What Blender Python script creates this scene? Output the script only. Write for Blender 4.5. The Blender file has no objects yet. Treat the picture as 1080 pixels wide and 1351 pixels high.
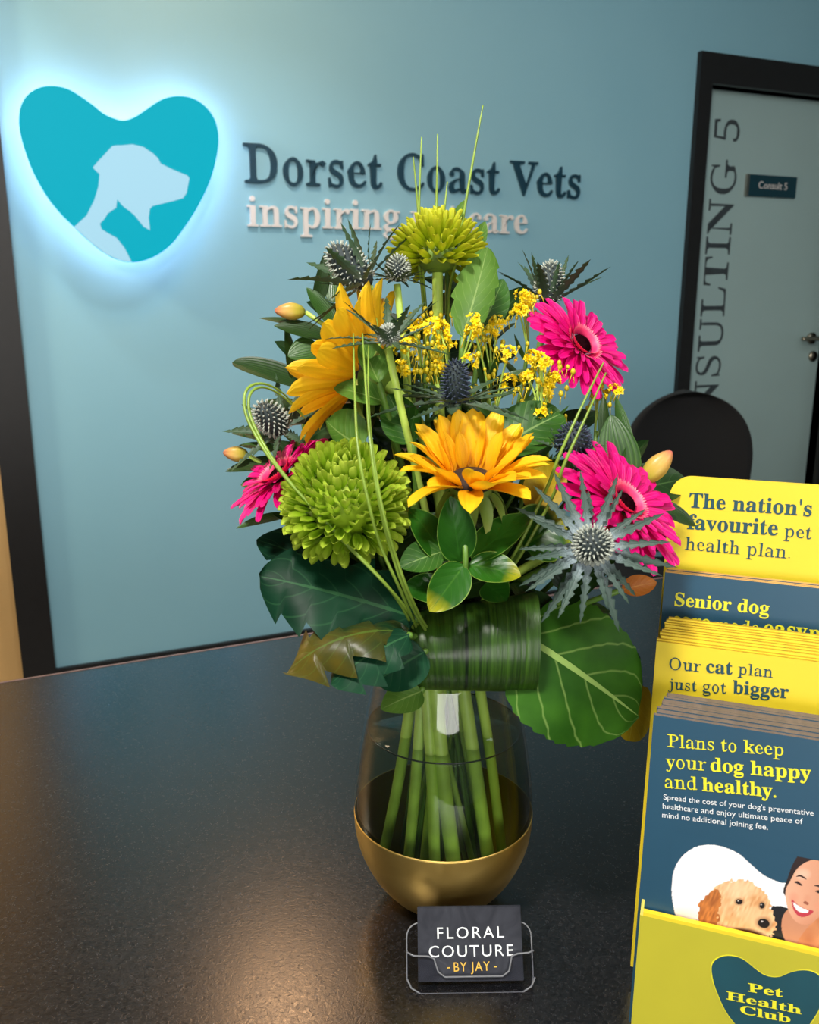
import bpy, bmesh, math, random
import numpy as np
from mathutils import Vector as V, Matrix
from mathutils.geometry import tessellate_polygon
random.seed(7)
sc = bpy.context.scene
COL = sc.collection
PI = math.pi

# ------------------------------------------------------------------ camera, light, exposure
FPX = 1177.0
CAMZ, PITCH, HEAD = 1.35, math.radians(14.0), math.radians(24.0)
HV = V((math.sin(HEAD), math.cos(HEAD), 0))
RV = V((math.cos(HEAD), -math.sin(HEAD), 0))
ZV = V((0, 0, 1))
FV = HV*math.cos(PITCH) - ZV*math.sin(PITCH)
UV_ = HV*math.sin(PITCH) + ZV*math.cos(PITCH)
CAM = V((0, 0, CAMZ))
COUNTER = CAMZ - 0.504
WALL = 3.1
CEIL = 2.75

cd = bpy.data.cameras.new('camera')
cd.sensor_fit = 'VERTICAL'; cd.sensor_height = 36.0; cd.sensor_width = 36.0
cd.lens = FPX/1351.0*36.0
cd.clip_start = 0.02
cd.dof.use_dof = True; cd.dof.focus_distance = 0.68; cd.dof.aperture_fstop = 15.0
co = bpy.data.objects.new('camera', cd); COL.objects.link(co)
co.location = CAM; co.rotation_euler = (PI/2 - PITCH, 0, -HEAD)
sc.camera = co
sc.view_settings.view_transform = 'Standard'
sc.view_settings.look = 'None'
sc.view_settings.gamma = 1.0
sc.view_settings.use_curve_mapping = False
sc.view_settings.exposure = 0.0
sc.cycles.transparent_max_bounces = 24
sc.cycles.max_bounces = 10

w = bpy.data.worlds.new('room_air'); sc.world = w; w.use_nodes = True
w.node_tree.nodes['Background'].inputs[0].default_value = (0.75, 0.85, 1.0, 1)
w.node_tree.nodes['Background'].inputs[1].default_value = 0.02

def area(name, loc, aim, size, power, col, size_y=None, spread=180):
    l = bpy.data.lights.new(name, 'AREA'); l.energy = power; l.color = col
    l.shape = 'RECTANGLE' if size_y else 'DISK'; l.size = size
    if size_y: l.size_y = size_y
    l.spread = math.radians(spread)
    o = bpy.data.objects.new(name, l); COL.objects.link(o); o.location = loc
    d = V(aim) - V(loc)
    o.rotation_euler = d.to_track_quat('-Z', 'Y').to_euler()
    return o
def spot(name, loc, aim, power, col, ang, rad=0.03, blend=0.6):
    l = bpy.data.lights.new(name, 'SPOT'); l.energy = power; l.color = col
    l.spot_size = math.radians(ang); l.spot_blend = blend; l.shadow_soft_size = rad
    o = bpy.data.objects.new(name, l); COL.objects.link(o); o.location = loc
    o.rotation_euler = (V(aim)-V(loc)).to_track_quat('-Z', 'Y').to_euler()
    return o
area('ceiling_light_over_counter', (-0.45, 0.0, 2.70), (0.28, 0.62, 1.15), 0.30, 50, (1.0, 0.96, 0.90))
area('ceiling_light_behind', (1.0, -0.9, 2.70), (0.4, 0.6, 1.0), 0.6, 26, (1.0, 0.96, 0.9))
area('front_fill_light', (-0.5, -2.45, 1.25), (0.2, 0.6, 1.05), 2.6, 56, (1.0, 0.97, 0.93), 1.1)  # fill panel added behind the camera to brighten the stems, no opening there
area('ceiling_light_warm_front', (0.62, 2.44, 2.72), (0.62, 2.44, 0), 0.20, 8, (1.0, 0.58, 0.30))
area('ceiling_light_warm_side', (-1.1, 2.2, 2.72), (-1.2, 1.9, 0), 0.22, 4, (1.0, 0.68, 0.42))
area('ceiling_panel_far', (2.2, 1.4, 2.72), (2.2, 2.1, 0), 0.6, 8, (0.85, 0.95, 1.0))
spot('wall_washer_by_sign', (-0.12, WALL-0.36, 2.72), (-0.12, WALL-0.2, 0.0), 30, (0.84, 0.94, 1.0), 80, 0.03, 0.9)
spot('wall_washer_middle', (0.75, WALL-0.8, 2.72), (0.75, WALL-0.25, 0.0), 34, (0.84, 0.94, 1.0), 90, 0.05, 0.9)
area('timber_room_light', (-1.3, 2.6, 2.6), (-0.95, 3.4, 1.0), 0.3, 36, (1.0, 0.86, 0.62))

# ------------------------------------------------------------------ pixel rays
def ray(px, py): return RV*((px-540)/FPX) - UV_*((py-675.5)/FPX) + FV
def P(px, py, d): return CAM + ray(px, py)*d
def D(x, y, z): return (RV*x + UV_*y - FV*z).normalized()
def hit(px, py, p, n):
    r = ray(px, py); return CAM + r*((V(p)-CAM).dot(n)/r.dot(n))
def on_wall(px, py, y=WALL): return hit(px, py, V((0, y, 0)), V((0, 1, 0)))
def on_counter(px, py): return hit(px, py, V((0, 0, COUNTER)), ZV)
def proj(p):
    d = p-CAM; z = d.dot(FV)
    return 540 + FPX*d.dot(RV)/z, 675.5 - FPX*d.dot(UV_)/z

# ------------------------------------------------------------------ materials
def lin(c):
    c /= 255.0
    return c/12.92 if c <= .04045 else ((c+.055)/1.055)**2.4
def rgb(r, g, b): return (lin(r), lin(g), lin(b), 1)
class N:
    def __init__(s, name):
        s.m = bpy.data.materials.new(name); s.m.use_nodes = True
        s.t = s.m.node_tree; s.p = s.t.nodes['Principled BSDF']; s.out = s.t.nodes['Material Output']
    def n(s, typ, **k):
        x = s.t.nodes.new(typ)
        for a, b in k.items(): setattr(x, a, b)
        return x
    def l(s, a, b): s.t.links.new(a, b)
    def val(s, sock, v):
        if isinstance(v, (int, float, tuple)): sock.default_value = v
        else: s.l(v, sock)
    def math(s, op, a, b=None, c=None):
        x = s.n('ShaderNodeMath', operation=op)
        for i, v in enumerate((a, b, c)):
            if v is not None: s.val(x.inputs[i], v)
        return x.outputs[0]
    def mix(s, f, a, b, mode='MIX'):
        x = s.n('ShaderNodeMix', data_type='RGBA', blend_type=mode)
        s.val(x.inputs[0], f); s.val(x.inputs[6], a); s.val(x.inputs[7], b)
        return x.outputs[2]
    def noise(s, scale, detail=3, coord='Object', rough=.5, vec=None, dist=0):
        x = s.n('ShaderNodeTexNoise'); x.inputs['Scale'].default_value = scale
        x.inputs['Detail'].default_value = detail; x.inputs['Roughness'].default_value = rough
        x.inputs['Distortion'].default_value = dist
        if vec is None: vec = s.n('ShaderNodeTexCoord').outputs[coord]
        s.l(vec, x.inputs['Vector'])
        return x.outputs[0]
    def ramp(s, f, stops):
        x = s.n('ShaderNodeValToRGB'); e = x.color_ramp.elements
        while len(e) < len(stops): e.new(.5)
        for i, (p, c) in enumerate(stops): e[i].position = p; e[i].color = c
        s.l(f, x.inputs[0]); return x.outputs[0]
    def uv(s):
        sp = s.n('ShaderNodeSeparateXYZ'); s.l(s.n('ShaderNodeTexCoord').outputs['UV'], sp.inputs[0])
        return sp.outputs[0], sp.outputs[1]
    def bump(s, h, strength=.3, dist=.001):
        b = s.n('ShaderNodeBump'); b.inputs['Strength'].default_value = strength; b.inputs['Distance'].default_value = dist
        s.l(h, b.inputs['Height']); s.l(b.outputs[0], s.p.inputs['Normal'])
    def base(s, c, rough=.5, metal=0, spec=.5):
        s.val(s.p.inputs['Base Color'], c); s.val(s.p.inputs['Roughness'], rough)
        s.p.inputs['Metallic'].default_value = metal; s.p.inputs['Specular IOR Level'].default_value = spec
        return s
    def translucent(s, c, f):
        tr = s.n('ShaderNodeBsdfTranslucent'); s.val(tr.inputs[0], c)
        mx = s.n('ShaderNodeMixShader'); mx.inputs[0].default_value = f
        s.l(s.p.outputs[0], mx.inputs[1]); s.l(tr.outputs[0], mx.inputs[2]); s.l(mx.outputs[0], s.out.inputs[0])
    def emit(s, c, e):
        s.val(s.p.inputs['Emission Color'], c); s.p.inputs['Emission Strength'].default_value = e
        return s
def plain(name, c, rough=.5, metal=0, spec=.5, var=.12, scale=30):
    k = N(name); f = k.noise(scale)
    c2 = tuple(x*(1-var) for x in c[:3])+(1,); c3 = tuple(min(1, x*(1+var)) for x in c[:3])+(1,)
    k.base(k.ramp(f, [(.3, c2), (.7, c3)]), rough, metal, spec); return k.m

def leaf_mat(name, ca, cb, cv, nv=8, rough=.38, slope=.3, trans=.12, edge=None, tip=None, spec=.22):
    k = N(name); u, v = k.uv()
    a = k.math('MULTIPLY', k.math('ABSOLUTE', k.math('SUBTRACT', u, .5)), 2)
    mid = k.math('LESS_THAN', a, k.math('SUBTRACT', .055, k.math('MULTIPLY', v, .035)))
    ph = k.math('FRACT', k.math('MULTIPLY', k.math('SUBTRACT', v, k.math('MULTIPLY', a, slope)), nv))
    tri = k.math('MULTIPLY', k.math('ABSOLUTE', k.math('SUBTRACT', ph, .5)), 2)
    side = k.math('SMOOTH_MIN', k.math('MULTIPLY', k.math('MAXIMUM', k.math('SUBTRACT', tri, .88), 0), 8), 1.0, .1)
    vein = k.math('MAXIMUM', mid, k.math('MULTIPLY', side, .55))
    nz = k.noise(28, 4)
    c = k.ramp(nz, [(.32, ca), (.68, cb)])
    if tip:
        c = k.mix(k.math('SMOOTH_MIN', k.math('MAXIMUM', k.math('MULTIPLY', k.math('SUBTRACT', k.math('ADD', v, k.math('MULTIPLY', nz, .5)), .95), 5), 0), 1.0, .1), c, tip)
    if edge:
        c = k.mix(k.math('GREATER_THAN', a, .955), c, edge)
    c = k.mix(k.math('MULTIPLY', vein, .75), c, cv)
    k.base(c, rough, 0, spec)
    k.bump(k.math('ADD', k.math('MULTIPLY', tri, -.6), k.math('MULTIPLY', mid, -.6)), .22, .0010)
    k.translucent(c, trans); return k.m
def stripe_mat(name, ca, cb, n=9, rough=.35, trans=.15, tip=None, mid=True):
    k = N(name); u, v = k.uv()
    ph = k.math('FRACT', k.math('MULTIPLY', u, n))
    tri = k.math('MULTIPLY', k.math('ABSOLUTE', k.math('SUBTRACT', ph, .5)), 2)
    f = k.math('ADD', k.math('MULTIPLY', k.math('POWER', tri, 3), .5), k.math('MULTIPLY', k.noise(25, 4), .6))
    c = k.ramp(f, [(.15, ca), (.75, cb)])
    if tip: c = k.mix(k.math('POWER', v, 4), c, tip)
    k.base(c, rough); k.bump(tri, .25, .0005); k.translucent(c, trans); return k.m
def band_mat(name, ca, cb, n, rough, trans):
    k = N(name); mp = k.n('ShaderNodeMapping'); k.l(k.n('ShaderNodeTexCoord').outputs['UV'], mp.inputs[0])
    mp.inputs['Scale'].default_value = (n*1.6, 1.1, 1)
    a = k.noise(1.0, 5, vec=mp.outputs[0], rough=.65)
    u, v = k.uv()
    rib = k.math('ABSOLUTE', k.math('SUBTRACT', k.math('FRACT', k.math('MULTIPLY', u, n)), .5))
    c = k.ramp(a, [(.3, ca), (.72, cb)])
    c = k.mix(k.math('LESS_THAN', k.math('ABSOLUTE', k.math('SUBTRACT', u, .46)), .012), c, rgb(14, 34, 10))
    k.base(c, k.math('ADD', rough, k.math('MULTIPLY', a, .12)), 0, .5)
    k.bump(k.math('ADD', k.math('MULTIPLY', a, .8), k.math('MULTIPLY', rib, .25)), .6, .0010); k.translucent(c, trans); return k.m
def grad_mat(name, stops, rough=.5, trans=0, n=0, spec=.4):
    k = N(name); u, v = k.uv()
    f = k.math('ADD', v, k.math('MULTIPLY', k.math('SUBTRACT', k.noise(60, 3), .5), .25))
    c = k.ramp(f, stops); k.base(c, rough, 0, spec)
    if n:
        tri = k.math('ABSOLUTE', k.math('SUBTRACT', k.math('FRACT', k.math('MULTIPLY', u, n)), .5))
        k.bump(tri, .5, .0008)
    if trans: k.translucent(c, trans)
    return k.m
def glass_mat(name, tint, refl=.9, rough=.02, edge=None):
    k = N(name); k.t.nodes.remove(k.p)
    tr = k.n('ShaderNodeBsdfTransparent'); tr.inputs[0].default_value = tint
    gl = k.n('ShaderNodeBsdfGlossy'); gl.inputs['Roughness'].default_value = rough; gl.inputs[0].default_value = (1, 1, 1, 1)
    lw = k.n('ShaderNodeLayerWeight'); lw.inputs[0].default_value = .5
    fr = k.math('ADD', k.math('MULTIPLY', k.math('POWER', lw.outputs['Facing'], 5), .85), .04)   # Schlick, the same from both sides
    mx = k.n('ShaderNodeMixShader'); k.l(k.math('MULTIPLY', fr, refl), mx.inputs[0])
    k.l(tr.outputs[0], mx.inputs[1]); k.l(gl.outputs[0], mx.inputs[2]); k.l(mx.outputs[0], k.out.inputs[0])
    return k.m

M = {}
# room
k = N('blue_paint'); f = k.noise(2.5, 4); k.base(k.ramp(f, [(.3, rgb(142, 192, 209)), (.7, rgb(147, 196, 212))]), .55, 0, .3)
k.bump(k.noise(220, 2), .06, .001); M['wall'] = k.m
M['trim'] = plain('black_trim', rgb(24, 23, 24), .45)
M['timber'] = plain('timber', rgb(214, 172, 112), .5, var=.06, scale=3)
M['ceil'] = plain('ceiling_white', rgb(205, 210, 210), .8, var=.03)
M['floor'] = plain('floor_vinyl', rgb(96, 92, 88), .5)
M['inner'] = plain('inner_wall_paint', rgb(150, 165, 170), .7, var=.04)
M['door'] = plain('door_grey', rgb(174, 200, 198), .35, var=.04, scale=2)
M['doortext'] = plain('etched_grey', rgb(62, 70, 74), .5)
k = N('counter_laminate'); nz = k.noise(330, 2, dist=1.4); big = k.noise(4, 3)
k.base(k.ramp(nz, [(.42, rgb(13, 13, 16)), (.66, rgb(36, 35, 37))]), k.math('ADD', .14, k.math('MULTIPLY', nz, .20)), 0, .65)
k.p.inputs['IOR'].default_value = 1.55
k.bump(nz, .20, .0004); M['counter'] = k.m
M['counteredge'] = plain('counter_edging', rgb(120, 96, 92), .4)
M['navy'] = plain('navy_letters', rgb(14, 58, 76), .4)
M['white'] = plain('white_letters', rgb(236, 230, 226), .4, var=.02)
k = N('sign_teal'); k.base(rgb(0, 70, 80), .5, 0, .1).emit(rgb(0, 182, 206), .80); M['teal'] = k.m
k = N('sign_pale'); k.base(rgb(90, 120, 130), .5, 0, .1).emit(rgb(176, 226, 250), .72); M['pale'] = k.m
k = N('sign_led'); k.base((.9, .95, 1, 1), .5).emit((.66, .72, 1.0, 1), 9.0); M['led'] = k.m
k = N('sign_rim'); k.base((.8, .9, .95, 1), .3).emit((.62, .86, 1.0, 1), 1.1); M['rim'] = k.m
M['plate'] = plain('plate_teal', rgb(12, 60, 72), .35)
M['steel'] = plain('brushed_steel', rgb(150, 148, 140), .3, 1)
M['brass'] = plain('satin_nickel', rgb(168, 158, 140), .28, 1)
M['fabric'] = plain('black_fabric', rgb(9, 9, 11), .9, var=.3, scale=300)
M['plastic'] = plain('black_plastic', rgb(18, 18, 20), .45)
# vase
M['glass'] = glass_mat('clear_glass', (.93, .95, .95, 1), .9)
M['water'] = glass_mat('still_water', (.74, .80, .66, 1), .45)
M['acrylic'] = glass_mat('clear_acrylic', (.90, .90, .92, 1), .45, .05)
M['acryledge'] = plain('polished_acrylic_edge', rgb(120, 122, 126), .25)
k = N('gold_coating'); nz = k.noise(22, 5, dist=1); k.base(k.ramp(nz, [(.3, rgb(222, 184, 100)), (.75, rgb(234, 200, 118))]), k.math('ADD', .36, k.math('MULTIPLY', nz, .14)), 1)
k.bump(k.noise(60, 4), .08, .001); M['gold'] = k.m
# print
M['pyellow'] = plain('yellow_print', rgb(236, 208, 44), .45, var=.02)
M['lyellow'] = plain('lemon_print', rgb(186, 178, 46), .45, var=.03)
M['pnavy'] = plain('slate_blue_print', rgb(34, 76, 100), .4, var=.05, scale=12)
M['pteal'] = plain('dark_teal_ink', rgb(20, 72, 84), .45)
M['inky'] = plain('yellow_ink', rgb(232, 226, 46), .45, var=.02)
M['inkw'] = plain('white_ink', rgb(235, 238, 240), .45, var=.02)
M['inkg'] = plain('gold_ink', rgb(222, 176, 62), .4, var=.05)
M['edgey'] = plain('yellow_paper_edge', rgb(190, 154, 30), .6, var=.25, scale=200)
M['edged'] = plain('grey_paper_edge', rgb(112, 98, 88), .6, var=.25, scale=200)
M['edget'] = plain('tan_card_edge', rgb(206, 158, 92), .6)
k = N('card_slate'); nz = k.noise(38, 6, dist=2.2); k.base(k.ramp(nz, [(.3, rgb(36, 38, 46)), (.62, rgb(52, 54, 62)), (.8, rgb(82, 84, 90))]), .42, 0, .2); M['card'] = k.m
k = N('printed_picture'); at = k.n('ShaderNodeVertexColor'); at.layer_name = 'print'; k.base(at.outputs[0], .4); M['print'] = k.m
# plants
M['sun'] = grad_mat('sunflower_petal', [(.0, rgb(240, 156, 6)), (.35, rgb(250, 190, 14)), (.9, rgb(252, 206, 34))], .5, .25, 5)
M['disc'] = plain('sunflower_disc', rgb(42, 26, 16), .8, var=.5, scale=400)
M['ger'] = grad_mat('gerbera_petal', [(.0, rgb(184, 0, 76)), (.3, rgb(212, 0, 104)), (1, rgb(228, 2, 128))], .45, .18, 4)
M['gerin'] = grad_mat('gerbera_fringe', [(.0, rgb(190, 20, 80)), (.6, rgb(255, 60, 120)), (1, rgb(255, 150, 160))], .5)
M['gerc'] = plain('gerbera_centre', rgb(26, 6, 10), 1.0, 0, 0, var=.5, scale=500)
M['chr'] = grad_mat('green_floret', [(.0, rgb(84, 120, 14)), (.45, rgb(150, 186, 30)), (1, rgb(196, 216, 76))], .45, .22, 3)
M['chrc'] = grad_mat('yellow_green_floret', [(.0, rgb(100, 124, 10)), (.5, rgb(168, 184, 20)), (1, rgb(206, 206, 44))], .45, .22, 3)
M['bract'] = grad_mat('thistle_bract', [(.0, rgb(206, 216, 226)), (.18, rgb(140, 156, 162)), (.4, rgb(74, 92, 86)), (1, rgb(54, 76, 62))], .55, .06, 3)
M['bractd'] = grad_mat('green_thistle_bract', [(.0, rgb(124, 134, 122)), (.2, rgb(78, 96, 78)), (.6, rgb(56, 80, 54)), (1, rgb(52, 80, 44))], .55, .06, 3)
M['thead'] = plain('thistle_head', rgb(38, 50, 52), .7, var=.4, scale=300)
M['ttip'] = plain('thistle_tips', rgb(168, 174, 162), .6, var=.2, scale=300)
M['tblue'] = plain('thistle_tips_blue', rgb(48, 58, 78), .6, var=.4, scale=300)
M['stem'] = plain('green_stem', rgb(182, 212, 92), .42, var=.22, scale=40)
M['stemd'] = plain('dark_green_stem', rgb(92, 130, 46), .45, var=.25, scale=40)
M['stemb'] = plain('brown_stem', rgb(96, 76, 48), .5, var=.3, scale=60)
M['grass'] = plain('grass_blade', rgb(126, 154, 54), .4, var=.2, scale=30)
M['yel'] = plain('yellow_blossom', rgb(250, 214, 10), .5, var=.08, scale=200)
M['yelbud'] = plain('yellow_bud', rgb(206, 184, 24), .5, var=.2, scale=200)
M['calyx'] = grad_mat('calyx_green', [(0, rgb(96, 128, 40)), (.6, rgb(120, 146, 60)), (1, rgb(164, 168, 90))], .5, .1)
M['bud'] = grad_mat('lily_bud', [(.0, rgb(96, 128, 36)), (.35, rgb(190, 176, 66)), (.62, rgb(214, 166, 90)), (1, rgb(190, 78, 88))], .35, .1, 6)
M['leafdk'] = leaf_mat('deep_green_leaf', rgb(10, 40, 26), rgb(18, 60, 38), rgb(48, 92, 56), 6, .45, trans=.04, spec=.12)
M['leafmd'] = leaf_mat('mid_green_leaf', rgb(34, 72, 18), rgb(52, 96, 30), rgb(120, 150, 84), 6, .42, .35)
M['leafbig'] = leaf_mat('broad_green_leaf', rgb(32, 72, 14), rgb(52, 98, 22), rgb(150, 180, 96), 4, .5, .5, trans=.08, spec=.12)
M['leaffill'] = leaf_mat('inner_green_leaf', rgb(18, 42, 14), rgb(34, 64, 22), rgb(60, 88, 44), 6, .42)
M['leaflt'] = leaf_mat('light_green_leaf', rgb(66, 108, 34), rgb(96, 136, 52), rgb(140, 168, 90), 7, .42, .35, .25)
M['leafrus'] = leaf_mat('glossy_rounded_leaf', rgb(26, 72, 14), rgb(40, 92, 22), rgb(40, 92, 24), 5, .3, .4, .12, edge=rgb(110, 150, 60))
M['leafrust'] = leaf_mat('yellow_tipped_leaf', rgb(26, 72, 14), rgb(40, 92, 22), rgb(60, 108, 30), 5, .32, .4, .12, edge=rgb(120, 150, 60), tip=rgb(150, 150, 24))
M['leafbr'] = leaf_mat('browning_leaf', rgb(24, 52, 28), rgb(92, 78, 16), rgb(80, 104, 40), 8, .35)
M['leafyel'] = leaf_mat('yellowed_leaf', rgb(178, 150, 24), rgb(140, 126, 20), rgb(190, 176, 60), 6, .45)
M['leaforg'] = leaf_mat('orange_brown_leaf', rgb(150, 82, 26), rgb(176, 104, 34), rgb(190, 130, 60), 6, .45)
M['lily'] = stripe_mat('lily_leaf', rgb(34, 70, 22), rgb(72, 112, 44), 9, .38, .2)
M['lilyd'] = stripe_mat('dark_lily_leaf', rgb(26, 50, 18), rgb(46, 76, 28), 9, .38, .15)
M['wrap'] = band_mat('ribbed_leaf', rgb(10, 38, 8), rgb(66, 104, 28), 22, .24, .08)

# ------------------------------------------------------------------ objects
ORG = {}
def tag(o, label, cat, group=None):
    o['label'] = label; o['category'] = cat
    if group: o['group'] = group
    return o
def thing(name, loc, label, cat, group=None):
    o = bpy.data.objects.new(name, None); COL.objects.link(o); o.location = loc
    o.empty_display_size = .02; ORG[o.name] = V(loc)
    return tag(o, label, cat, group)
def mesh(name, verts, faces, mat=None, uv=None, smooth=True, origin=(0, 0, 0)):
    me = bpy.data.meshes.new(name); og = V(origin)
    me.from_pydata([tuple(V(v)-og) for v in verts], [], faces)
    if uv is not None:
        ul = me.uv_layers.new(name='UVMap')
        li = np.empty(len(me.loops), dtype=np.int32); me.loops.foreach_get('vertex_index', li)
        ul.data.foreach_set('uv', np.asarray(uv, dtype=np.float32)[li].ravel())
    if smooth: me.polygons.foreach_set('use_smooth', [True]*len(me.polygons))
    if mat: me.materials.append(mat)
    return me
def mk(name, g, mat, parent=None, smooth=True, origin=None):
    verts, faces = g[0], g[1]; uv = g[2] if len(g) > 2 else None
    if parent: og = ORG[parent.name]
    elif origin is not None: og = V(origin)
    else:
        a = np.array([tuple(v) for v in verts]); og = V(((a[:, 0].min()+a[:, 0].max())/2, (a[:, 1].min()+a[:, 1].max())/2, a[:, 2].min()))
    o = bpy.data.objects.new(name, mesh(name, verts, faces, mat, uv, smooth, og)); COL.objects.link(o)
    if parent: o.parent = parent
    else: o.location = og
    ORG[o.name] = og
    return o
def struct(name, g, mat, parent=None, smooth=False):
    o = mk(name, g, mat, parent, smooth, origin=(0, 0, 0) if not parent else None)
    if not parent: o['kind'] = 'structure'
    return o
def put(name, me, Mx, parent):
    o = bpy.data.objects.new(name, me); COL.objects.link(o); o.parent = parent
    o.matrix_basis = Matrix.Translation(-ORG[parent.name]) @ Mx
    return o
def frame(loc, y, z, s=1.0):
    y = V(y).normalized(); z = V(z); z = (z - y*z.dot(y))
    if z.length < 1e-6: z = y.orthogonal()
    z.normalize(); x = y.cross(z)
    return Matrix(((x.x*s, y.x*s, z.x*s, loc[0]), (x.y*s, y.y*s, z.y*s, loc[1]), (x.z*s, y.z*s, z.z*s, loc[2]), (0, 0, 0, 1)))
def merge(*gs):
    vs, fs, us = [], [], []; hasuv = all(len(g) > 2 for g in gs)
    for g in gs:
        n = len(vs); vs += list(g[0]); fs += [[i+n for i in f] for f in g[1]]
        if hasuv: us += list(g[2])
    return (vs, fs, us) if hasuv else (vs, fs)
def xf(g, Mx): return ([Mx @ V(v) for v in g[0]],) + tuple(g[1:])
def box(x0, x1, y0, y1, z0, z1):
    v = [V((x, y, z)) for x in (x0, x1) for y in (y0, y1) for z in (z0, z1)]
    return v, [[0, 1, 3, 2], [4, 6, 7, 5], [0, 4, 5, 1], [2, 3, 7, 6], [0, 2, 6, 4], [1, 5, 7, 3]]
def obox(p, a, b, c):   # box from corner and three edge vectors
    v = [p + a*i + b*j + c*kk for i in (0, 1) for j in (0, 1) for kk in (0, 1)]
    return v, [[0, 1, 3, 2], [4, 6, 7, 5], [0, 4, 5, 1], [2, 3, 7, 6], [0, 2, 6, 4], [1, 5, 7, 3]]
def catmull(pts, n=6, closed=False):
    out = []; m = len(pts); pts = [V(p) for p in pts]
    for i in range(m if closed else m-1):
        if closed: p0, p1, p2, p3 = (pts[(i+j) % m] for j in (-1, 0, 1, 2))
        else: p0, p1, p2, p3 = pts[max(i-1, 0)], pts[i], pts[i+1], pts[min(i+2, m-1)]
        for s in range(n):
            t = s/n
            out.append(.5*((2*p1) + (p2-p0)*t + (2*p0-5*p1+4*p2-p3)*t*t + (3*p1-p0-3*p2+p3)*t**3))
    if not closed: out.append(pts[-1])
    return out
def tube(pts, rad, seg=8, cap=True):
    n = len(pts); vs, fs, us = [], [], []
    t0 = (pts[1]-pts[0]).normalized(); a = t0.orthogonal().normalized()
    for i, p in enumerate(pts):
        t = (pts[min(i+1, n-1)]-pts[max(i-1, 0)])
        t = t.normalized() if t.length > 1e-9 else t0
        a = a - t*a.dot(t)
        a = a.normalized() if a.length > 1e-9 else t.orthogonal().normalized()
        b = t.cross(a); r = rad(i/(n-1)) if callable(rad) else rad
        for j in range(seg):
            th = 2*PI*j/seg; vs.append(p + (a*math.cos(th)+b*math.sin(th))*r); us.append((j/seg, i/(n-1)))
    for i in range(n-1):
        for j in range(seg):
            k2 = (j+1) % seg; fs.append([i*seg+j, i*seg+k2, (i+1)*seg+k2, (i+1)*seg+j])
    if cap:
        fs.append(list(range(seg))[::-1]); fs.append([(n-1)*seg+j for j in range(seg)])
    return vs, fs, us
def lathe(prof, c, seg=64, close=False):
    vs, fs, us = [], [], []; n = len(prof)
    for i, (r, h) in enumerate(prof):
        for j in range(seg):
            th = 2*PI*j/seg; vs.append(V((c[0]+r*math.cos(th), c[1]+r*math.sin(th), c[2]+h))); us.append((j/seg, i/(n-1)))
    for i in range(n-1):
        for j in range(seg):
            k2 = (j+1) % seg; fs.append([i*seg+j, i*seg+k2, (i+1)*seg+k2, (i+1)*seg+j])
    return vs, fs, us
def ellipsoid(c, ax, ay, az, nu=16, nv=10, e=1.0):
    vs, fs, us = [], [], []
    for i in range(nv+1):
        ph = PI*i/nv
        for j in range(nu):
            th = 2*PI*j/nu
            vs.append(c + ax*(math.sin(ph)**e*math.cos(th)) + az*(math.sin(ph)**e*math.sin(th)) - ay*math.cos(ph)); us.append((j/nu, i/nv))
    for i in range(nv):
        for j in range(nu):
            k2 = (j+1) % nu; fs.append([i*nu+j, (i+1)*nu+j, (i+1)*nu+k2, i*nu+k2])
    return vs, fs, us
def prism(poly, thick):   # polygon of world points, thickness vector: caps are triangulated
    v = [V(p) for p in poly]; fs = [list(t) for t in tessellate_polygon([v])]
    n = len(v); out = v + [p + thick for p in v]
    faces = fs + [[i+n for i in f][::-1] for f in fs] + [[i, (i+1) % n, (i+1) % n+n, i+n] for i in range(n)]
    return out, faces
def rrect(w_, h_, r, n=6, corners=(1, 1, 1, 1)):
    out = []
    for q, (cx, cy, a0) in enumerate(((w_-r, h_-r, 0), (r, h_-r, 90), (r, r, 180), (w_-r, r, 270))):
        if corners[q]:
            for i in range(n+1):
                a = math.radians(a0+90*i/n); out.append((cx+r*math.cos(a), cy+r*math.sin(a)))
        else: out.append(((w_, h_), (0, h_), (0, 0), (w_, 0))[q])
    return out

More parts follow.
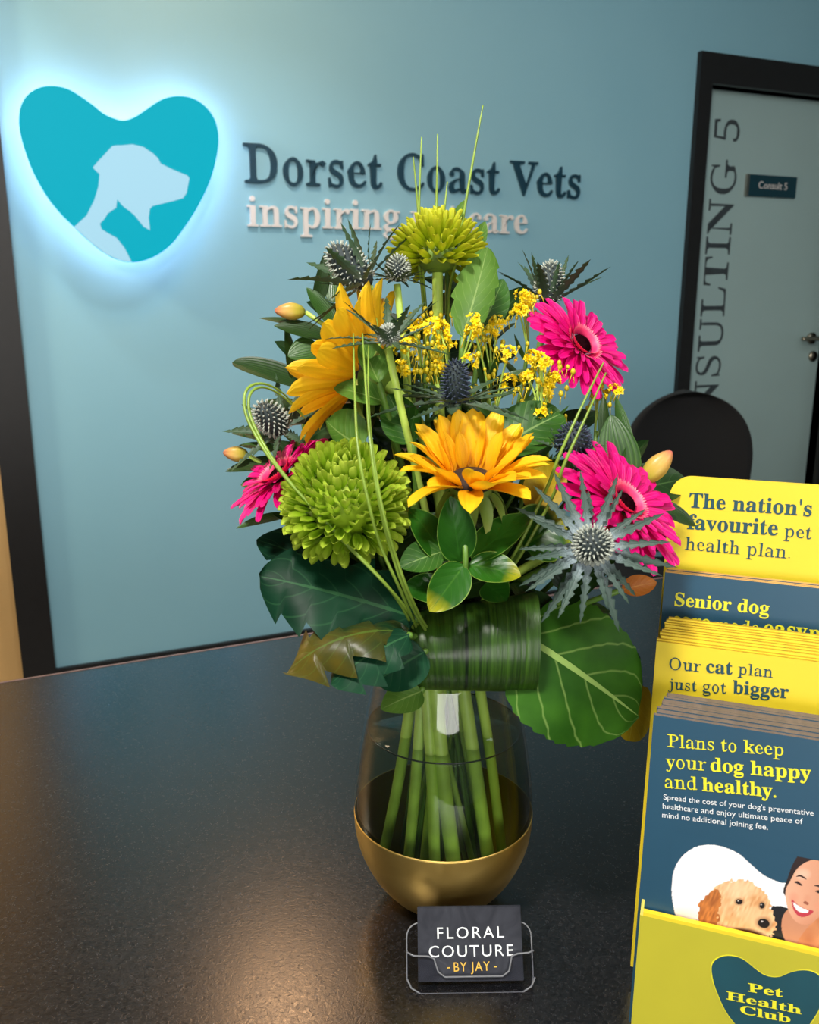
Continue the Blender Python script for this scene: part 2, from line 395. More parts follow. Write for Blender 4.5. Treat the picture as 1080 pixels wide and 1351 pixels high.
# ------------------------------------------------------------------ lettering
def mb(s):
    o = ''
    for c in s:
        if 'A' <= c <= 'Z': o += chr(0x1D400+ord(c)-65)
        elif 'a' <= c <= 'z': o += chr(0x1D41A+ord(c)-97)
        elif '0' <= c <= '9': o += chr(0x1D7CE+ord(c)-48)
        else: o += c
    return o
def bold_w(t): return .075 if t < .075 else t*1.06 if t < .25 else t
def reg_w(t): return .058 if t < .058 else (max(.062, t*.60) if t < .2 else t)
def lite_w(t): return .06 if t < .06 else (max(.064, t*.70) if t < .2 else t)
def med_w(t): return .06 if t < .06 else (max(.06, t*.82) if t < .2 else t)
_cache = {}
def glyphs(body, weight=None, spacing=1.0, res=4):
    """flat text as 2-D verts and faces; the strokes are thickened or thinned to the wanted weight"""
    cu = bpy.data.curves.new('type', 'FONT'); cu.body = mb(body) if weight else body
    cu.resolution_u = res; cu.space_character = spacing
    ob = bpy.data.objects.new('type', cu); COL.objects.link(ob)
    dg = bpy.context.evaluated_depsgraph_get(); dg.update()
    me = bpy.data.meshes.new_from_object(ob.evaluated_get(dg))
    bpy.data.objects.remove(ob); bpy.data.curves.remove(cu)
    bm = bmesh.new(); bm.from_mesh(me); bpy.data.meshes.remove(me)
    bmesh.ops.remove_doubles(bm, verts=bm.verts, dist=1e-5)
    bm.verts.index_update()
    co_ = np.array([v.co[:2] for v in bm.verts])
    if weight:
        be = [e for e in bm.edges if e.is_boundary]
        nrm = np.zeros_like(co_); nb = {}
        A, B = [], []
        for e in be:
            i, j = e.verts[0].index, e.verts[1].index
            fc = e.link_faces[0].calc_center_median()
            d = co_[j]-co_[i]; L = np.hypot(*d)
            if L < 1e-9: continue
            n_ = np.array([d[1], -d[0]])/L
            mid = (co_[i]+co_[j])/2
            if np.dot(n_, mid-np.array(fc[:2])) < 0: n_ = -n_
            nrm[i] += n_; nrm[j] += n_
            nb.setdefault(i, []).append(j); nb.setdefault(j, []).append(i)
            A.append(co_[i]); B.append(co_[j])
        A = np.array(A); B = np.array(B)
        disp = np.zeros(len(co_))
        for i in nb:
            L = np.hypot(*nrm[i])
            if L < 1e-6: continue
            n_ = nrm[i]/L; nrm[i] = n_
            o = co_[i]-n_*1e-4; dv = -n_
            e = B-A; den = dv[0]*e[:, 1]-dv[1]*e[:, 0]; den[np.abs(den) < 1e-12] = 1e-12
            ao = A-o
            tt = (ao[:, 0]*e[:, 1]-ao[:, 1]*e[:, 0])/den
            ss = (ao[:, 0]*dv[1]-ao[:, 1]*dv[0])/den
            ok = (tt > 1e-3) & (ss >= -1e-6) & (ss <= 1+1e-6)
            t = tt[ok].min() if ok.any() else .3
            disp[i] = (weight(t)-t)/2
        for _ in range(1):
            d2 = disp.copy()
            for i, js in nb.items(): d2[i] = .6*disp[i]+.4*np.mean([disp[j] for j in js])
            disp = d2
        co_ = co_ + nrm*disp[:, None]
    fs = [[v.index for v in f.verts] for f in bm.faces]; bm.free()
    return co_, fs
def fit_text(body, pl, pr, up, weight=None, yscale=1.0, spacing=1.0, norm=None, depth=.0002, res=3):
    """lay a line of text from world point pl to pr, letters rising along up; extruded by depth along norm"""
    c, fs = glyphs(body, weight, spacing, res)
    x0, x1 = c[:, 0].min(), c[:, 0].max(); d = pr-pl; s = d.length/(x1-x0); d.normalize()
    up = (up - d*up.dot(d)).normalized()
    v = [pl + d*((x-x0)*s) + up*(y*s*yscale) for x, y in c]
    return solid_text(v, fs, norm*depth)
def solid_text(v, fs, th):
    n = len(v); ed = {}
    for f in fs:
        for i in range(len(f)):
            a, b = f[i], f[(i+1) % len(f)]; ed[(a, b)] = 1
    faces = [f[:] for f in fs] + [[i+n for i in f][::-1] for f in fs]
    faces += [[a, b, b+n, a+n] for (a, b) in ed if (b, a) not in ed]
    return v + [p+th for p in v], faces
def islands(g):
    vs, fs = g; par = list(range(len(vs)))
    def find(i):
        while par[i] != i: par[i] = par[par[i]]; i = par[i]
        return i
    for f in fs:
        for i in f[1:]: par[find(i)] = find(f[0])
    gr = {}
    for i in range(len(vs)): gr.setdefault(find(i), []).append(i)
    return gr, find
def letters(name, g, mat, parent, axis):
    """one mesh per raised letter (a dot stays with its letter)"""
    gr, find = islands(g); sp = []
    for r, ids in gr.items():
        t = [g[0][i].dot(axis) for i in ids]; sp.append([min(t), max(t), {r}])
    sp.sort(key=lambda q: q[0]); out = []
    for s in sp:
        if out and s[0] < out[-1][1] - .35*min(s[1]-s[0], out[-1][1]-out[-1][0]): out[-1][1] = max(out[-1][1], s[1]); out[-1][2] |= s[2]
        else: out.append(s)
    for a, b, rs in out:
        ids = [i for i in range(len(g[0])) if find(i) in rs]; mp = {i: j for j, i in enumerate(ids)}
        fs = [[mp[i] for i in f] for f in g[1] if find(f[0]) in rs]
        mk(name, ([g[0][i] for i in ids], fs), mat, parent, smooth=False)

# ------------------------------------------------------------------ the setting
XL, XR, YB = -2.6, 4.6, -2.6
struct('floor', box(XL, XR, YB, WALL+.6, -.05, 0), M['floor'])
struct('ceiling', box(XL, XR, YB, WALL+.6, CEIL, CEIL+.05), M['ceil'])
dl = on_wall(893, 450).x; dr = on_wall(1080, 560).x + .0
jamb_in = on_wall(909, 450).x
head_out = on_wall(916, 68).z; head_in = on_wall(939, 112).z
post_in = on_wall(40, 560).x; post_out = on_wall(8, 690).x
skirt = max(.06, on_wall(80, 880).z)
dw_in = (jamb_in, dr)            # clear opening
struct('wall_back', merge(box(post_in, dw_in[0], WALL, WALL+.1, 0, CEIL), box(dw_in[0], dw_in[1], WALL, WALL+.1, head_in, CEIL), box(dw_in[1], XR, WALL, WALL+.1, 0, CEIL)), M['wall'])
struct('wall_left', box(XL, post_out+.02, WALL+.02, WALL+.12, 0, CEIL), M['timber'])
struct('wall_side', merge(box(XL-.1, XL, YB, WALL+.6, 0, CEIL)), M['inner'])
struct('wall_right', box(XR, XR+.1, YB, WALL+.6, 0, CEIL), M['inner'])
struct('wall_front', box(XL, XR, YB-.1, YB, 0, CEIL), M['inner'])
struct('trim_1', box(post_out, post_in, WALL-.03, WALL+.1, 0, CEIL), M['trim'])
struct('baseboard_back', box(post_in, dl, WALL-.018, WALL, 0, skirt), M['trim'])
# door with frame, leaf, etched name, plate and lever
dfw = dw_in[0]-dl
dt = struct('door_1', box(dw_in[0]+.004, dw_in[1]-.004, WALL+.045, WALL+.085, .01, head_in-.004), M['door'])
struct('door_frame', merge(box(dl, dw_in[0], WALL-.025, WALL+.1, 0, head_out), box(dw_in[1], dw_in[1]+dfw+.03, WALL-.025, WALL+.1, 0, head_out),
       box(dw_in[0], dw_in[1], WALL-.025, WALL+.1, head_in, head_out)), M['trim'], dt)
DY = WALL+.045
def on_door(px, py): return on_wall(px, py, DY)
c, fs = glyphs('CONSULTING 5', reg_w, 1.02, 4)
c0 = glyphs('CON', reg_w, 1.02, 4)[0][:, 0].max()
xs = c[:, 0]; s0 = xs[xs > c0+.01].min(); s1 = xs.max()
z0, z1 = on_door(930, 497).z, on_door(958, 157).z
xb = on_door(975, 175).x; xt = on_door(941, 175).x; sy = (xb-xt)/c[:, 1].max()
sx = (z1-z0)/(s1-s0)
mk('etched_lettering', solid_text([V((xb-y*sy, DY, z0+(x-s0)*sx)) for x, y in c], fs, V((0, -.001, 0))), M['doortext'], dt, smooth=False)
pa, pb = on_door(986, 230), on_door(1046, 262)
pl = mk('name_plate', box(pa.x, pb.x, DY-.012, DY, pb.z, pa.z), M['plate'], dt, smooth=False)
mk('plate_edge', box(pa.x-.012, pa.x, DY-.014, DY, pb.z, pa.z), M['steel'], pl, smooth=False)
mk('plate_lettering', fit_text('Consult 5', V((pa.x+(pb.x-pa.x)*.2, DY-.0125, (pa.z+pb.z)/2-.012)), V((pa.x+(pb.x-pa.x)*.8, DY-.0125, (pa.z+pb.z)/2-.012)), ZV, None, 1.0, 1.0, V((0, -1, 0)), .001), M['white'], pl, smooth=False)
hp = on_door(1069, 446)
mk('door_handle', merge(tube([V((hp.x, DY, hp.z)), V((hp.x, DY-.012, hp.z))], .026, 20), tube([V((hp.x, DY, hp.z)), V((hp.x, DY-.05, hp.z))], .010, 12),
   tube(catmull([V((hp.x+.006, DY-.05, hp.z)), V((hp.x-.05, DY-.055, hp.z+.001)), V((hp.x-.105, DY-.05, hp.z))], 6), .010, 12)), M['brass'], dt)
hk = on_door(1071, 470)
mk('key_escutcheon', tube([V((hk.x, DY, hk.z)), V((hk.x, DY-.01, hk.z))], .024, 20), M['brass'], dt)

# counter
cy = on_counter(420, 835).y
ct = thing('reception_counter', (0.6, .7, 0), 'long black speckled reception counter under the flower vase', 'counter')
mk('counter_top', box(-1.9, 2.4, .12, cy, COUNTER-.04, COUNTER), M['counter'], ct, smooth=False)
mk('back_edging', box(-1.9, 2.4, cy, cy+.004, COUNTER-.04, COUNTER+.0006), M['counteredge'], ct, smooth=False)
mk('front_panel', box(-1.85, 2.35, .32, .36, 0, COUNTER-.04), M['trim'], ct, smooth=False)

# ------------------------------------------------------------------ wall sign
zs = lambda pts: [(x*.2963, 80+y*.2963) for x, y in pts]
heart = zs([(230,112),(170,122),(120,155),(92,205),(84,265),(92,330),(115,410),(150,500),(200,590),(260,670),(330,740),(400,806),(470,860),(530,888),(590,898),(650,888),(710,860),(770,810),(830,730),(880,650),(925,560),(955,470),(972,380),(970,310),(950,250),(910,200),(860,168),(800,157),(740,165),(690,190),(640,225),(600,250),(555,266),(510,258),(460,235),(410,195),(360,160),(300,125)])
SY = WALL-.085
hpts = catmull([on_wall(x, y, SY) for x, y in heart], 4, True)
hc = sum(hpts, V())/len(hpts)
sg = thing('heart_sign', (hc.x, WALL, hc.z), 'teal heart shaped sign with a halo of light mounted on the blue wall', 'sign')
mk('face_panel', prism(hpts, V((0, .012, 0))), M['teal'], sg, smooth=False)
mk('light_rim', prism([hc+(p-hc)*.992+V((0, .0125, 0)) for p in hpts], V((0, .008, 0))), M['rim'], sg, smooth=False)
n = len(hpts); led_o = [hc+(p-hc)*.965+V((0, .022, 0)) for p in hpts]; led_i = [hc+(p-hc)*.93+V((0, .022, 0)) for p in hpts]
mk('led_strip', (led_o+[p+V((0, .02, 0)) for p in led_o]+led_i, [[i, (i+1) % n, (i+1) % n+n, i+n] for i in range(n)]+[[i+n, (i+1) % n+n, (i+1) % n+2*n, i+2*n] for i in range(n)]), M['led'], sg, smooth=False)
mk('mounting_box', prism([hc+(p-hc)*.90+V((0, .02, 0)) for p in hpts], V((0, .064, 0))), M['white'], sg, smooth=False)
dog = zs([(330,740),(385,690),(420,620),(438,560),(443,505),(428,492),(413,475),(440,444),(470,412),(500,380),(520,377),(540,377),(590,372),(640,385),(680,412),(703,434),(715,458),(770,485),(835,512),(843,524),(830,590),(815,612),(770,625),(700,642),(680,647),(667,660),(662,700),(668,755),(640,740),(600,690),(575,668),(555,655),(540,640),(522,618),(517,655),(480,680),(465,705),(445,725),(452,750),(480,768),(520,790),(555,835),(578,880),(586,897),(530,888),(470,860),(400,806)])
mk('dog_silhouette', prism([on_wall(x, y, SY-.001) for x, y in dog], V((0, .0006, 0))), M['pale'], sg, smooth=False)
X1 = V((1, 0, 0))
LY = WALL-.012
def wl(px, py): return on_wall(px, py, LY)
a, b = wl(323, 240), wl(765, 258); b.z = a.z
t = thing('raised_lettering', ((a.x+b.x)/2, WALL, a.z), 'dark navy raised serif words along the blue wall beside the heart', 'sign lettering')
g = fit_text('Dorset Coast Vets', a, b, ZV, lite_w, 1, 1, V((0, 1, 0)), .012, 4)
zz = [p.z for p in g[0]]; sc_ = (wl(325, 187).z-a.z)/(max(zz)-a.z); g = ([V((p.x, p.y, a.z+(p.z-a.z)*sc_)) for p in g[0]], g[1])
letters('letter', g, M['navy'], t, X1)
a, b = wl(327, 298), wl(696, 307); b.z = a.z
t = thing('raised_lettering', ((a.x+b.x)/2, WALL, a.z), 'white raised serif words below the navy ones, partly behind the bouquet', 'sign lettering')
g = fit_text('inspiring pet care', a, b, ZV, med_w, 1.0, 1, V((0, 1, 0)), .012, 4)
letters('letter', g, M['white'], t, X1)

# ------------------------------------------------------------------ office chair
cc = P(905, 640, 2.72); cz = V((cc.x, cc.y, 0))
ch = thing('office_chair', cz, 'black fabric swivel chair behind the counter in front of the grey door', 'chair')
rx, fy = RV, HV    # chair faces the counter
top = P(905, 515, 2.72).z; bh = .50; wv = .205
bv, bf = [], []
NU, NVV = 40, 40
def back_pt(u, v, th):   # u -1..1 across, v 0..1 up
    zz = top-bh+bh*v
    hw = wv*(1-.12*(1-v))
    if v > .52: hw *= math.sqrt(max(0, 1-((v-.52)/.48)**2.5))
    if v < .15: hw *= math.sqrt(max(0, 1-((.15-v)/.15)**2.2*.6))
    edge = math.sqrt(max(0, 1-abs(u)**4))
    return cz + rx*(u*hw) + fy*(.05*u*u*-1 + .06 + th*(.012+.02*edge) + .05*(v-.5)**2) + ZV*zz
for th in (-1, 1):
    for i in range(NVV+1):
        for j in range(NU+1): bv.append(back_pt(-1+2*j/NU, 1-(1-i/NVV)**2, th))
m_ = (NVV+1)*(NU+1)
for i in range(NVV):
    for j in range(NU):
        q = i*(NU+1)+j; bf += [[q, q+1, q+NU+2, q+NU+1], [m_+q, m_+q+NU+1, m_+q+NU+2, m_+q+1]]
for i in range(NVV):
    for j in (0, NU):
        q = i*(NU+1)+j; bf.append([q, q+NU+1, m_+q+NU+1, m_+q])
for j in range(NU):
    for i in (0, NVV):
        q = i*(NU+1)+j; bf.append([q, q+1, m_+q+1, m_+q])
mk('backrest', (bv, bf), M['fabric'], ch)
mk('back_support', tube(catmull([cz+fy*.09+ZV*(top-.22), cz+fy*.12+ZV*(top-.45), cz+fy*.02+ZV*.44], 6), .018, 10), M['plastic'], ch)
sp_ = rrect(.46, .44, .1); mk('seat', prism([cz+rx*(x-.23)+fy*(y-.36)+ZV*.45 for x, y in sp_], ZV*.07), M['fabric'], ch)
mk('gas_column', tube([cz+ZV*.08, cz+ZV*.45], .025, 16), M['plastic'], ch)
for i in range(5):
    a = 2*PI*i/5+.3; d = V((math.cos(a), math.sin(a), 0))
    lg = mk('base_leg', tube([cz+ZV*.10, cz+d*.15+ZV*.09, cz+d*.29+ZV*.075], lambda t: .026-.01*t, 10), M['plastic'], ch)
    mk('caster', tube([cz+d*.29+d.cross(ZV)*-.022+ZV*.03, cz+d*.29+d.cross(ZV)*.022+ZV*.03], .03, 16), M['plastic'], lg)

# ------------------------------------------------------------------ vase
VA = on_counter(583, 1176)
prof = [(.030, 0), (.036, .001), (.046, .010), (.057, .024), (.0665, .042), (.0722, .060), (.0742, .080), (.0735, .102), (.0708, .126), (.067, .150), (.0625, .174), (.058, .197), (.055, .213)]
pv = catmull([V((r, h, 0)) for r, h in prof], 4); prof = [(p.x, p.y) for p in pv]
GT = .002
def rad_at(h):
    for (r0, h0), (r1, h1) in zip(prof, prof[1:]):
        if h0 <= h <= h1: return r0+(r1-r0)*(h-h0)/max(h1-h0, 1e-9)
    return prof[-1][0]
vs_ = thing('glass_vase', VA, 'stemless glass vase with a gold coated base holding the bouquet', 'vase')
inner = [(max(.001, r-GT), h) for r, h in prof if h > .008][::-1]
mk('glass_body', lathe([(.001, 0)]+prof+[(prof[-1][0]-GT/2, prof[-1][1]+.001)]+inner+[(.001, .008)], VA, 72), M['glass'], vs_)
GH = .082
gp = [(.001, -.0)]+[(r+.0004, h) for r, h in prof if h < GH]+[(rad_at(GH)+.0004, GH)]
mk('gold_coating', lathe(gp+[(rad_at(GH), GH)], VA, 72), M['gold'], vs_)
WH = .158
wp = [(.001, .0085)]+[(r-GT-.0002, h) for r, h in prof if .0085 < h < WH]+[(rad_at(WH)-GT-.0002, WH), (.001, WH)]
wr_ = rad_at(WH)-GT-.0006
men = tube([VA+V((math.cos(2*PI*i/64)*wr_, math.sin(2*PI*i/64)*wr_, WH)) for i in range(65)], .0007, 6)
wt = mk('vase_water', lathe(wp, VA, 64), M['water'])
mk('meniscus', men, plain('water_edge', rgb(40, 48, 40), .1), wt)
tag(wt, 'still water filling the glass vase around the green stems', 'water')

# ------------------------------------------------------------------ leaves and petals (local +Y along the blade, +Z its upper face)
def blade(L, W, a=.6, b=.8, ny=16, nx=6, cup=.2, bend=.15, serr=0, nser=10, wave=0, lobes=0, twist=0, asym=0, seed=0):
    rnd = random.Random(seed); vs, fs, us = [], [], []
    tm = a/(a+b); wm = tm**a*(1-tm)**b
    for i in range(ny+1):
        t = math.sin(PI/2*i/ny) if b < .4 else i/ny
        wd = (max(t, 0)**a*max(1-t, 0)**b)/wm*W/2
        if lobes: wd *= 1-.55*abs(math.sin(t*lobes*PI))**3*(1 if .1 < t < .95 else 0)
        if serr: wd *= 1 - serr*((t*nser) % 1.0)
        ang = bend*t*1.0
        for j in range(nx+1):
            s = -1+2*j/nx
            x = s*wd*(1+asym*s); z = cup*wd*s*s + wave*W*math.sin(t*9+seed+(3 if s > 0 else 0))*abs(s)**1.5
            if abs(bend) > 1e-4:
                R_ = L/bend; y = math.sin(ang)*(R_+z); zz = -(R_-math.cos(ang)*(R_+z))
            else: y, zz = t*L, z
            if twist:
                c_, s_ = math.cos(twist*t), math.sin(twist*t); x, zz = x*c_-zz*s_, x*s_+zz*c_
            vs.append(V((x, y, zz))); us.append((j/nx, t))
    for i in range(ny):
        for j in range(nx):
            q = i*(nx+1)+j; fs.append([q, q+1, q+nx+2, q+nx+1])
    return vs, fs, us
AX0 = VA
def hub(i=0, h=.212, r=.022):
    a = i*2.399963; rr = r*math.sqrt(((i*0.618) % 1))
    return V((AX0.x+math.cos(a)*rr, AX0.y+math.sin(a)*rr, COUNTER+h))
_si = [0]
def stem_path(head, back, short=None):
    """from below the head, through the neck of the vase, down to the base of the glass"""
    _si[0] += 1; i = _si[0]
    hb = hub(i); d = (V((AX0.x, AX0.y, 0))-V((head.x, head.y, 0)))
    a = math.atan2(d.y, d.x)+random.uniform(-.8, .8); fh = random.uniform(.014, .03)
    fr = min(rad_at(fh)-.008, .047)*random.uniform(.55, 1.0)
    foot = V((AX0.x+math.cos(a)*fr, AX0.y+math.sin(a)*fr, COUNTER+fh))
    if short: foot = hb.lerp(foot, short)
    l = (head-hb).length
    p1 = head + back*l*.28
    p2 = hb + V((0, 0, 1))*l*.25 + (head-hb)*.12
    pts = []
    for s in range(15):
        t = s/14; pts.append((1-t)**3*head + 3*(1-t)**2*t*p1 + 3*(1-t)*t*t*p2 + t**3*hb)
    for s in range(1, 8): pts.append(hb.lerp(foot, s/7))
    return pts, foot
def stem_thing(name, head, normal, r, mat, label, cat, group=None, short=None):
    pts, foot = stem_path(head, -V(normal), short)
    t = thing(name, foot, label, cat, group)
    mk('stem', tube(pts, r, 8), mat, t)
    return t, pts
def basis(n):
    n = V(n).normalized(); e1 = n.orthogonal().normalized(); return n, e1, n.cross(e1)

SUNP = [mesh('petal', *blade(1, w_, .75, .62, 10, 6, .45, bn, seed=i, wave=.03)[:2], M['sun'], blade(1, w_, .75, .62, 10, 6, .45, bn, seed=i)[2]) for i, (w_, bn) in enumerate(((.34, .35), (.40, .1), (.32, .6), (.38, -.25)))]
SEP = mesh('sepal', *blade(1, .34, .5, 1.0, 8, 4, .3, .8)[:2], M['calyx'], blade(1, .34, .5, 1.0, 8, 4, .3, .8)[2])
def sunflower(px, py, d, nrm, L, elev, label, counts=(15, 13), rd=.02, sep=(.035, -25)):
    C_ = P(px, py, d); n_, e1, e2 = basis(nrm)
    t, pts = stem_thing('sunflower', C_-n_*.012, n_, .0048, M['stem'], label, 'flower', 'sunflowers in the bouquet')
    ax = e1*rd*1.05; ay = n_*.008; az = e2*rd*1.05
    mk('seed_disc', ellipsoid(C_, ax, ay, az, 20, 10), M['disc'], t)
    mk('receptacle', ellipsoid(C_-n_*.008, e1*rd*.95, n_*.012, e2*rd*.95, 20, 10), M['calyx'], t)
    for row, cnt in enumerate(counts):
        for i in range(cnt):
            a = 2*PI*(i+.5*row)/cnt + random.uniform(-.1, .1); r_ = e1*math.cos(a)+e2*math.sin(a)
            el = math.radians(elev(r_) + (0, 9, 18)[row] + random.uniform(-10, 10))
            dr_ = r_*math.cos(el)+n_*math.sin(el); nn = n_*math.cos(el)-r_*math.sin(el)
            put('petal', random.choice(SUNP), frame(C_+r_*rd*.9+n_*(.002*row-.002), dr_+e1*random.uniform(-.08, .08), nn + r_.cross(n_)*random.uniform(-.3, .3), L*random.uniform(.86, 1.08)*(1, 1, .66)[row]), t)
    for i in range(11):
        a = 2*PI*i/11; r_ = e1*math.cos(a)+e2*math.sin(a); el = math.radians(sep[1]+random.uniform(-14, 14))
        put('sepal', SEP, frame(C_-n_*.006+r_*rd*.8, r_*math.cos(el)+n_*math.sin(el), n_*math.cos(el)-r_*math.sin(el), sep[0]), t)
    return t
def droop(r_): return 42 + 27*r_.dot(D(0, .15, -1))
sunflower(622, 634, .600, D(0, .92, .40), .045, droop, 'upright yellow sunflower at the centre of the bouquet with dark disc showing', (17, 14, 9), .015, (.03, -50))
sunflower(483, 490, .650, D(-.80, .52, -.18), .052, lambda r_: 32, 'orange yellow sunflower in profile facing the upper left of the bouquet', (16, 14), .019, (.032, -5))

GERO = [mesh('petal', *blade(1, .25, .55, .32, 8, 4, .35, b_)[:2], M['ger'], blade(1, .25, .55, .32, 8, 4, .35, b_)[2]) for b_ in (.25, .1, .4)]
def gerbera(px, py, d, nrm, R_, label, el0=4):
    C_ = P(px, py, d); n_, e1, e2 = basis(nrm)
    t, pts = stem_thing('gerbera', C_-n_*.01, n_, .0035, M['stem'], label, 'flower', 'pink gerberas in the bouquet')
    mk('calyx', ellipsoid(C_-n_*.008, e1*.012, n_*.010, e2*.012, 16, 8), M['stemd'], t)
    rows = ((30, 1.0, el0, .010), (24, .80, el0+10, .009), (20, .52, el0+24, .008))
    for cnt, ln, el, rb in rows:
        for i in range(cnt):
            a = 2*PI*(i+random.uniform(-.15, .15))/cnt + ln*3; r_ = e1*math.cos(a)+e2*math.sin(a); e = math.radians(el+random.uniform(-7, 7))
            put('petal', random.choice(GERO), frame(C_+r_*rb+n_*(.001+(1-ln)*.006), r_*math.cos(e)+n_*math.sin(e), n_*math.cos(e)-r_*math.sin(e), (R_-rb)*ln*random.uniform(.93, 1.04)), t)
    gs = []
    for i in range(46):
        a = 2*PI*i/46; r_ = e1*math.cos(a)+e2*math.sin(a)
        for q in (0, 1):
            p0 = C_+r_*(.009+.002*q)+n_*.005; dd = (r_*(.5+.5*q)+n_).normalized()
            gs.append(xf(blade(1, .3, .4, .6, 3, 2, .2, .3), frame(p0, dd, n_-r_*.5, .0075)))
    mk('fringe', merge(*gs), M['gerin'], t)['kind'] = 'stuff'
    mk('centre', ellipsoid(C_+n_*.004, e1*.0085, n_*.005, e2*.0085, 16, 8), M['gerc'], t)
    return t
gerbera(762, 458, .690, D(.50, .42, .70), .048, 'pink gerbera highest in the bouquet, right of the yellow sprays')
gerbera(818, 668, .600, D(.52, .56, .62), .054, 'pink gerbera partly behind the grey thistle near the yellow display')
gerbera(372, 632, .660, D(-.52, .70, .42), .046, 'pink gerbera partly hidden behind the green chrysanthemum at left')

FLO = [[mesh('floret', *blade(1, w_, .6, .28, 9, 4, .9, b_)[:2], m2, blade(1, w_, .6, .28, 9, 4, .9, b_)[2]) for b_ in (-.6, -.35, -.8)] for m2, w_ in ((M['chr'], .34), (M['chrc'], .25))]
def chrysanthemum(px, py, d, nrm, R_, label, Nf=190, spread=112, mi=0, lens=(.42, .62), r0=.34, r1=.10):
    C_ = P(px, py, d); n_, e1, e2 = basis(nrm)
    t, pts = stem_thing('chrysanthemum', C_-n_*R_*.35, n_, .0042, M['stem'], label, 'flower', 'green chrysanthemums in the bouquet')
    mk('calyx', ellipsoid(C_-n_*R_*.3, e1*R_*.4, n_*R_*.3, e2*R_*.4, 16, 8), M['calyx'], t)
    mk('floret_core', ellipsoid(C_-n_*R_*.18, e1*R_*r0, n_*R_*r0, e2*R_*r0, 16, 10), M['chrc' if mi else 'chr'], t)
    items = []
    for i in range(Nf):
        t_ = (i+.5)/Nf; a = i*2.39996+random.uniform(-.1, .1); th = math.radians(spread)*t_**.52
        r_ = e1*math.cos(a)+e2*math.sin(a)
        pos = n_*math.cos(th)+r_*math.sin(th)
        th2 = th*(.82+.2*t_)
        dr_ = n_*math.cos(th2)+r_*math.sin(th2)
        b_ = C_ - n_*R_*.18 + pos*R_*(r0+r1*t_)
        ln = R_*(lens[0]+(lens[1]-lens[0])*t_)*random.uniform(.9, 1.1)
        inw = (n_*math.sin(th2)-r_*math.cos(th2))
        items.append((FLO[mi][i % 3], frame(b_, dr_ + e1*random.uniform(-.12, .12)+e2*random.uniform(-.12, .12), inw, ln), (b_-CAM).length + .02*(dr_.dot(FV))))
    items.sort(key=lambda q: q[2])
    for me, Mx, _ in items[:100]: put('floret', me, Mx, t)
    gs = []
    for me, Mx, _ in items[100:]:
        vv = [Mx @ v.co for v in me.vertices]; ff = [list(p.vertices) for p in me.polygons]
        uu = [(0, 0)]*len(vv)
        for p in me.polygons:
            for li, vi in zip(p.loop_indices, p.vertices): uu[vi] = tuple(me.uv_layers[0].data[li].uv)
        gs.append((vv, ff, uu))
    mk('inner_florets', merge(*gs), M['chrc' if mi else 'chr'], t)['kind'] = 'stuff'
chrysanthemum(455, 648, .585, D(.0, .72, .68), .047, 'large green chrysanthemum with incurved petals at the left front of the bouquet', 330, 124, 0, (.36, .40), .52, .10)
chrysanthemum(577, 318, .670, D(.0, .98, .12), .040, 'yellow green chrysanthemum at the very top of the bouquet', 190, 124, 1, (.46, .66))

def bract_mesh(mat, i): 
    g_ = blade(1, (.165 if mat.name == 'thistle_bract' else .21), .35, .75, 36, 4, .35, (.12, -.15, .3)[i], serr=.6, nser=7, seed=i)
    return mesh('bract', g_[0], g_[1], mat, g_[2])
BRA = [bract_mesh(M['bract'], i) for i in range(3)]; BRAD = [bract_mesh(M['bractd'], i) for i in range(3)]
def thistle(px, py, d, nrm, L, label, nb=16, hw=.0095, hh=.016, dark=False, el=(2, 30), blue=True, tips='ttip', stem=None):
    C_ = P(px, py, d); n_, e1, e2 = basis(nrm)
    t, pts = stem_thing('sea_holly_thistle', C_-n_*.004, stem or n_, .0028, M['stem' if stem else 'stemd'], label, 'flower', 'thistles in the bouquet')
    mk('flower_cone', ellipsoid(C_+n_*hh*.75, e1*hw, n_*hh, e2*hw, 18, 12), M['thead'], t)
    gs = []
    for i in range(150):
        z = 1-1.75*(i+.5)/150; a = i*2.39996; r0 = math.sqrt(max(0, 1-z*z)); r_ = e1*math.cos(a)+e2*math.sin(a)
        p0 = C_+n_*(hh*.75+hh*z)+r_*hw*r0; dd = (r_*r0/hw+n_*z/hh).normalized()
        gs.append(tube([p0-dd*.001, p0+dd*.0014, p0+dd*.0030], lambda q: .00080*(1-q*.4), 5))
    mk('spiky_florets', merge(*gs), M[tips], t)['kind'] = 'stuff'
    for i in range(nb):
        row = i % 2; a = 2*PI*i/nb+random.uniform(-.12, .12); r_ = e1*math.cos(a)+e2*math.sin(a); e = math.radians(el[row]+random.uniform(-9, 9))
        put('bract', random.choice(BRAD if dark else BRA), frame(C_+r_*hw*.55, r_*math.cos(e)+n_*math.sin(e), n_*math.cos(e)-r_*math.sin(e), L*random.uniform(.72, 1.1)*(1 if row == 0 else .85)), t)
    return t
thistle(778, 722, .555, D(.03, .22, .97), .051, 'silver grey thistle with a wide star of spiky bracts before the lower pink gerbera', 24, .0105, .010, el=(-8, 16), tips='ttip')
thistle(482, 372, .640, D(-.72, .68, .12), .060, 'grey green thistle with a white dotted cone at the upper left of the bouquet', 16, .011, .020, True, el=(10, 58), tips='ttip', stem=D(-.1, 1, 0))
thistle(600, 530, .620, D(.0, .92, .38), .056, 'dark blue thistle behind the central sunflower', 18, .0080, .016, True, el=(2, 18), tips='tblue')
thistle(372, 566, .680, D(-.55, .55, .62), .048, 'dark thistle at the left edge under the looped grass', 14, .010, .016, True, el=(2, 26))
thistle(752, 596, .630, D(.1, .75, .6), .026, 'dark navy thistle between the central sunflower and the lower pink gerbera', 14, .0105, .012, True, el=(10, 40), tips='tblue')
